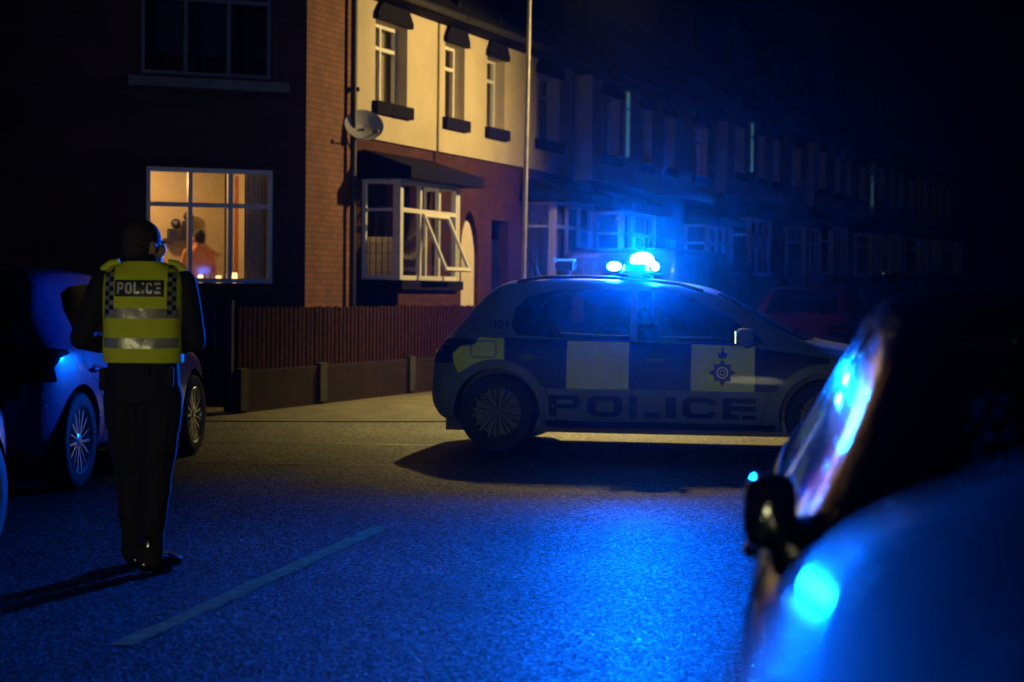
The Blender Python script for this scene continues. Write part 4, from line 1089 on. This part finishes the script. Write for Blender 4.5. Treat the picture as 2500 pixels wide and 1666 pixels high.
for sg in (1, -1):
    # lettering POLICE along the lower doors, reads left to right on each side
    wd = [.275, .30, .26, .085, .285, .28]; gp = .052; tot = sum(wd)+gp*5
    bm = bmesh.new()
    for q in word('POLICE', wd, gp, .175, worn=(sg < 0), s=.24, t=.23):
        x0 = .30+.0
        f = [bm.verts.new(cst.side(.455+u if sg < 0 else .455+tot-u, .315+v, sg, .009)) for u, v in q]
        bm.faces.new(f)
    mk('police_lettering', bm, M['pblue'], pc)
    # crest: eight-pointed star, ring, crown
    bm = bmesh.new(); cx, cz = 1.915, .70
    X = lambda u, v, o: cst.side(cx+(u if sg < 0 else -u), cz+v, sg, o)
    pts = []
    for k in range(16):
        a = math.pi/2+2*math.pi*k/16; r = (.115 if k % 4 == 0 else .10) if k % 2 == 0 else .072
        pts.append((r*math.cos(a), r*math.sin(a)))
    for k in range(16): bm.faces.new([bm.verts.new(X(*p, .010)) for p in ((0, 0), pts[k], pts[(k+1) % 16])])
    for q in ([(-.03,.12),(.03,.12),(.045,.165),(.02,.155),(.0,.185),(-.02,.155),(-.045,.165)],): bm.faces.new([bm.verts.new(X(*p, .010)) for p in q])
    bm.faces.new([bm.verts.new(X(*p, .010)) for p in ((-.008,.187),(.008,.187),(.008,.205),(-.008,.205))])
    for r0, r1, mi in ((.040, .048, 1), (.018, .022, 1)):
        for k in range(20):
            a, b = 2*math.pi*k/20, 2*math.pi*(k+1)/20
            f = bm.faces.new([bm.verts.new(X(r*math.cos(t_), r*math.sin(t_), .012)) for r, t_ in ((r0, a), (r1, a), (r1, b), (r0, b))]); f.material_index = mi
    mk('crest', bm, [M['navy'], M['silver']], pc)
    # 101 sticker on the rear pillar
    bm = bmesh.new()
    Y = lambda u, v, o: cst.side(-.24+u*.33 if sg < 0 else -.24+(1-u)*.33, 1.005+v*.115, sg, o)
    def fr_(a, b, c, d, o=.007): bm.faces.new([bm.verts.new(Y(u, v, o)) for u, v in ((a, c), (b, c), (b, d), (a, d))])
    fr_(0, 1, 0, .04); fr_(0, 1, .96, 1); fr_(0, .018, .04, .96); fr_(.982, 1, .04, .96); fr_(.018, .982, .24, .28); fr_(.37, .385, .28, .96); fr_(.52, .535, .28, .96)
    for a in (.05, .12, .19, .26): fr_(a, a+.05, .62, .68); fr_(a, a+.05, .45, .51)
    for q in word('101', [.12, .15, .12], .02, .58, s=.3, t=.18): bm.faces.new([bm.verts.new(Y(.56+u, .33+v, .009)) for u, v in q])
    mk('phone_number_sticker', bm, M['navy'], pc)
    # fuel flap outline
bm = bmesh.new()
def loop(poly, w, fn, mi=0):
    o = grow(poly, w); n = len(poly)
    for i in range(n):
        j = (i+1) % n; f = bm.faces.new([bm.verts.new(fn(*p)) for p in (poly[i], poly[j], o[j], o[i])]); f.material_index = mi
def rrect(x0, x1, z0, z1, r): return arcpts(x1-r, z1-r, r, r, 0, 90, 3)+arcpts(x0+r, z1-r, r, r, 90, 180, 3)+arcpts(x0+r, z0+r, r, r, 180, 270, 3)+arcpts(x1-r, z0+r, r, r, 270, 360, 3)
loop(rrect(-.22, -.01, .80, .93, .03), .008, lambda x, z: cst.side(x, z, -1, .009))
mk('fuel_flap', bm, M['navy'], pc)
# roof rails, rear deflector
bm = bmesh.new()
for sg in (1, -1):
    pts = [cst.top(.12+1.6*k/8, (.545+.02*math.sin(math.pi*k/8))*sg, .012 if k in (0, 8) else .035) for k in range(9)]
    tube(bm, pts, .016, 8)
mk('roof_rail', bm, M['black'], pc, 60)
bm = bmesh.new(); patch(bm, [(.10,-.5),(.10,.5),(-.10,.47),(-.10,-.47)], lambda x, y: Vector((x, y, 1.43+.18*(x-.1))), .08, .03); mk('spoiler', bm, M['pwhite'], pc, 40)
# roof camera unit
bm = bmesh.new(); p = cst.top(.45, -.05, 0)
box(bm, p.x-.05, p.x+.05, p.y-.05, p.y+.05, p.z-.005, p.z+.06)
box(bm, p.x-.07, p.x+.10, p.y-.09, p.y+.09, p.z+.061, p.z+.135)
bmesh.ops.bevel(bm, geom=bm.edges[:], offset=.012, segments=2, affect='EDGES')
cu = mk('roof_camera', bm, M['black'], pc, 50)
bm = bmesh.new(); box(bm, p.x-.10, p.x+.09, p.y-.10, p.y+.10, p.z+.136, p.z+.158); mk('cover_plate', bm, M['cream'], cu)
bm = bmesh.new(); tube(bm, [(p.x+.095, p.y-.1, p.z+.15), (p.x+.09, p.y-.1, p.z+.06), (p.x+.05, p.y-.07, p.z+.01)], .008, 6); mk('cable', bm, M['steel'], cu)
bm = bmesh.new(); p = cst.top(.24, -.1, 0); tube(bm, [p, p+Vector((-.045, 0, .14))], [.008, .006], 6); tube(bm, [p, p+Vector((0, 0, .02))], .02, 8); mk('aerial', bm, M['steel'], pc)
# light bar
LX = 1.13; LZ = cst.top(LX, 0, 0).z
lb = empty('light_bar', (LX, 0, LZ)); lb.parent = pc
bm = bmesh.new(); box(bm, -.14, .14, -.56, .56, .035, .06); bmesh.ops.bevel(bm, geom=bm.edges[:], offset=.01, segments=2, affect='EDGES')
for sg in (-1, 1): box(bm, -.06, .06, .46*sg-.03, .46*sg+.03, -.05, .034)
mk('bar_base', bm, M['black'], lb, 40)
def lens(x, y, rx, ry, h, m, name='lens'):
    bm = bmesh.new(); n = 20
    lo = [bm.verts.new((x+rx*sgnp(math.cos(2*math.pi*k/n), .6), y+ry*sgnp(math.sin(2*math.pi*k/n), .6), .062)) for k in range(n)]
    hi = [bm.verts.new((x+rx*.85*sgnp(math.cos(2*math.pi*k/n), .6), y+ry*.9*sgnp(math.sin(2*math.pi*k/n), .6), .062+h)) for k in range(n)]
    for k in range(n): bm.faces.new([lo[k], lo[(k+1) % n], hi[(k+1) % n], hi[k]])
    bm.faces.new(hi); bm.faces.new(lo[::-1]); mk(name, bm, m, lb, 50)
lens(0, 0, .115, .16, .055, M['lens'], 'lens'); lens(0, .36, .12, .17, .06, M['lens'])
lens(0, -.38, .12, .15, .06, M['lens'])
# lit lamp heads around the lenses
def lamp(x, y, z, r, m):
    bm = bmesh.new(); ball(bm, (x, y, z), r, seg=12); mk('lamp_head', bm, m, lb, 180)
lamp(.02, -.12, .160, (.105, .08, .068), M['beacon'])
bm = bmesh.new(); box(bm, -.03, .07, -.17, -.07, .118, .128); tube(bm, [(.02, -.12, .10), (.02, -.12, .13)], .03, 12); mk('lamp_socket', bm, M['black'], lb, 40)
lamp(-.19, -.42, .10, (.062, .10, .038), M['beacon2'])
lamp(.165, -.42, .10, (.035, .10, .038), M['beacon2'])

bc, _ = make_car('parked_car', (-3.77, 13.04, 0), R(90-6.6), 'blue hatchback with silver wheels, rain-speckled, beside the officer', 'car', paintm=M['bluepaint'])
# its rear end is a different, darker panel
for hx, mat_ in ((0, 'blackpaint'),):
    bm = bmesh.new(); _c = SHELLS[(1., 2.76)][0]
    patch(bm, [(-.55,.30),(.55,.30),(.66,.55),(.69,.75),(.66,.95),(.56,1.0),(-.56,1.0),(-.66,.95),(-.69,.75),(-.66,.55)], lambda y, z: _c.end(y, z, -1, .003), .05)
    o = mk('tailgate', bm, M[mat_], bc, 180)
make_car('parked_car', (-3.79, 6.75, 0), R(90-7), 'car at the far left edge showing only a thin blue wing', 'car', paintm=M['bluepaint'])
make_car('parked_car', (1.69, 5.84, 0), R(-99), 'blurred dark car in the right foreground, raindrops lit blue on its pillar and bonnet', 'car', paintm=M['fgpaint'], glassm=M['wetglass'], hs=.93, fold=True)
nv, _ = make_car('parked_car', (.155, -2.96, 0), R(76), 'very near dark bonnet, heavily blurred, filling the bottom right corner', 'car', paintm=M['nearpaint'], fold=True, base=LONG)
nv.scale = (1., 1.15, 1.38)
make_car('parked_car', (4.35, 28.5, 0), ANG, 'red car seen through the police car windscreen', 'car', 'cars parked further down the side street', paintm=M['redpaint'])
make_car('parked_car', (6.1, 31.2, 0), ANG+math.pi, 'dark grey car with small glints just right of the police bonnet', 'car', 'cars parked further down the side street', paintm=M['blackpaint'])
make_car('parked_car', (8.0, 36.6, 0), ANG+math.pi, 'grey car further off between the black car and the foreground pillar', 'car', 'cars parked further down the side street', paintm=M['greypaint'])
# van
vn = empty('parked_van', (2.4, 31.6, 0), ANG, 'tall dark van silhouette behind the police windscreen', 'van', 'cars parked further down the side street')
bm = bmesh.new()
prism(bm, [(-2.3,.3),(-2.35,1.0),(-2.25,1.95),(-2.0,2.05),(1.0,2.05),(1.35,1.9),(1.9,1.2),(2.6,1.0),(2.7,.6),(2.65,.3)], 'y', -.9, .9)
bmesh.ops.bevel(bm, geom=bm.edges[:], offset=.07, segments=3, affect='EDGES'); mk('body', bm, M['blackpaint'], vn, 40)
for sg in (-1, 1):
    bm = bmesh.new(); b_ = [(-2.0,1.25),(-2.0,1.8),(-.6,1.85),(-.6,1.25)]; prism(bm, b_, 'y', .902*sg, .91*sg); mk('side_window', bm, M['darklamp'], vn)
    bm = bmesh.new(); b_ = [(.1,1.22),(.1,1.82),(.95,1.82),(1.6,1.22)]; prism(bm, b_, 'y', .902*sg, .91*sg); mk('side_window', bm, M['darklamp'], vn)
    bm = bmesh.new(); box(bm, -2.38, -2.34, .62*sg-.08, .62*sg+.08, .9, 1.3); mk('taillight', bm, M['tail'], vn)
    for wx in (-1.5, 1.8):
        w = empty('wheel', (wx, .8*sg, .329)); w.parent = vn; w.rotation_euler = (0, 0, 0 if sg > 0 else math.pi)
        ty, ri, br = wheel_meshes('five'); mk('tyre', ty.copy(), M['rubber'], w, 50); mk('rim', ri.copy(), M['darkrim'], w, 40)
bm = bmesh.new(); box(bm, -2.375, -2.352, -.55, .55, 1.25, 1.8); mk('rear_window', bm, M['darklamp'], vn)

# ------------------------------------------------------------------ haze added for lens bloom
hz = bpy.data.materials.new('glow_haze'); hz.use_nodes = True; t = hz.node_tree  # scattering volume added to imitate lens bloom round the beacon
for n_ in list(t.nodes):
    if n_.type != 'OUTPUT_MATERIAL': t.nodes.remove(n_)
pv = t.nodes.new('ShaderNodeVolumePrincipled'); pv.inputs['Color'].default_value = (.9, .95, 1, 1); pv.inputs['Density'].default_value = .00044; pv.inputs['Anisotropy'].default_value = .973
t.links.new(pv.outputs[0], t.nodes['Material Output'].inputs['Volume'])
bm = bmesh.new(); box(bm, -151, 151, -21, 261, -2, 14); tag(mk('glow_haze', bm, hz), kind='stuff')

# ------------------------------------------------------------------ lights
def spot(name, loc, aim, power, col, angle, blend, rad=.12):
    l = bpy.data.lights.new(name, 'SPOT'); l.energy = power; l.color = col; l.spot_size = R(angle); l.spot_blend = blend; l.shadow_soft_size = rad
    o = bpy.data.objects.new(name, l); COL.objects.link(o); o.location = loc
    o.rotation_euler = (Vector(aim)-Vector(loc)).to_track_quat('-Z', 'Y').to_euler(); return o
WARM = (1., .70, .26)
spot('lamp_over_road', (1.35, 28.05, 6.9), (1.2, 22.5, 0), 11500, (1., .74, .22), 60, 1.)
spot('lamp_on_terrace', (4.6, 27.2, 5.25), tuple(T(7.3, 0, 3.4)), 2500, WARM, 100, 1.)
spot('lamp_behind_camera', (-3.2, -9, 1.0), (-.4, 14, 1.15), 1050, (1., .94, .5), 30, .5, 1.)
bpos = pc.matrix_basis @ Vector((LX+.02, -.30, LZ+.165))
spot('beacon_beam', bpos, (bpos.x+1.3, bpos.y-8, 0), 6200, (.0, .11, 1.), 146, .95, .05)
def pt(name, loc, power, col, rad=.06):
    l = bpy.data.lights.new(name, 'POINT'); l.energy = power; l.color = col; l.shadow_soft_size = rad
    o = bpy.data.objects.new(name, l); COL.objects.link(o); o.location = loc
pt('room_light', inroom(-1.9, 1.3, 2.75), 62, (1., .58, .22))
pt('upper_room_light', T(8.62, -.75, 4.5), 3., (1., .7, .4), .1)
q = T(6.3, -.6, 2.7); pt('bay_fill_light', q, 14, (1., .75, .45))  # fill added inside the bay to brighten the blind
# ------------------------------------------------------------------ world
w = bpy.data.worlds.new('World'); S.world = w; w.use_nodes = True; t = w.node_tree
sk = t.nodes.new('ShaderNodeTexSky'); sk.sky_type = 'NISHITA'; sk.sun_disc = False; sk.sun_elevation = R(-3); sk.sun_rotation = R(200)
bg = t.nodes['Background']; t.links.new(sk.outputs[0], bg.inputs['Color']); bg.inputs['Strength'].default_value = .0001
# ------------------------------------------------------------------ camera
cam = bpy.data.cameras.new('camera'); co = bpy.data.objects.new('camera', cam); COL.objects.link(co)
cam.lens = 67.7; cam.sensor_width = 36; cam.clip_end = 600; cam.clip_start = .05
pitch = math.atan(121/4700); roll = .010
co.matrix_world = Matrix.Translation((0, 0, 1.36)) @ Matrix.Rotation(R(90)-pitch, 4, 'X') @ Matrix.Rotation(roll, 4, 'Z')
cam.dof.use_dof = True; cam.dof.focus_distance = 12.5; cam.dof.aperture_fstop = 2.7; cam.dof.aperture_blades = 9
S.camera = co
S.render.engine = 'CYCLES'
S.view_settings.view_transform = 'Standard'; S.view_settings.look = 'None'; S.view_settings.gamma = 1; S.view_settings.exposure = 0
S.cycles.use_denoising = True
S.cycles.max_bounces = 6; S.cycles.diffuse_bounces = 2; S.cycles.glossy_bounces = 3; S.cycles.transparent_max_bounces = 12; S.cycles.volume_bounces = 0
S.cycles.sample_clamp_indirect = 3; S.cycles.sample_clamp_direct = 0
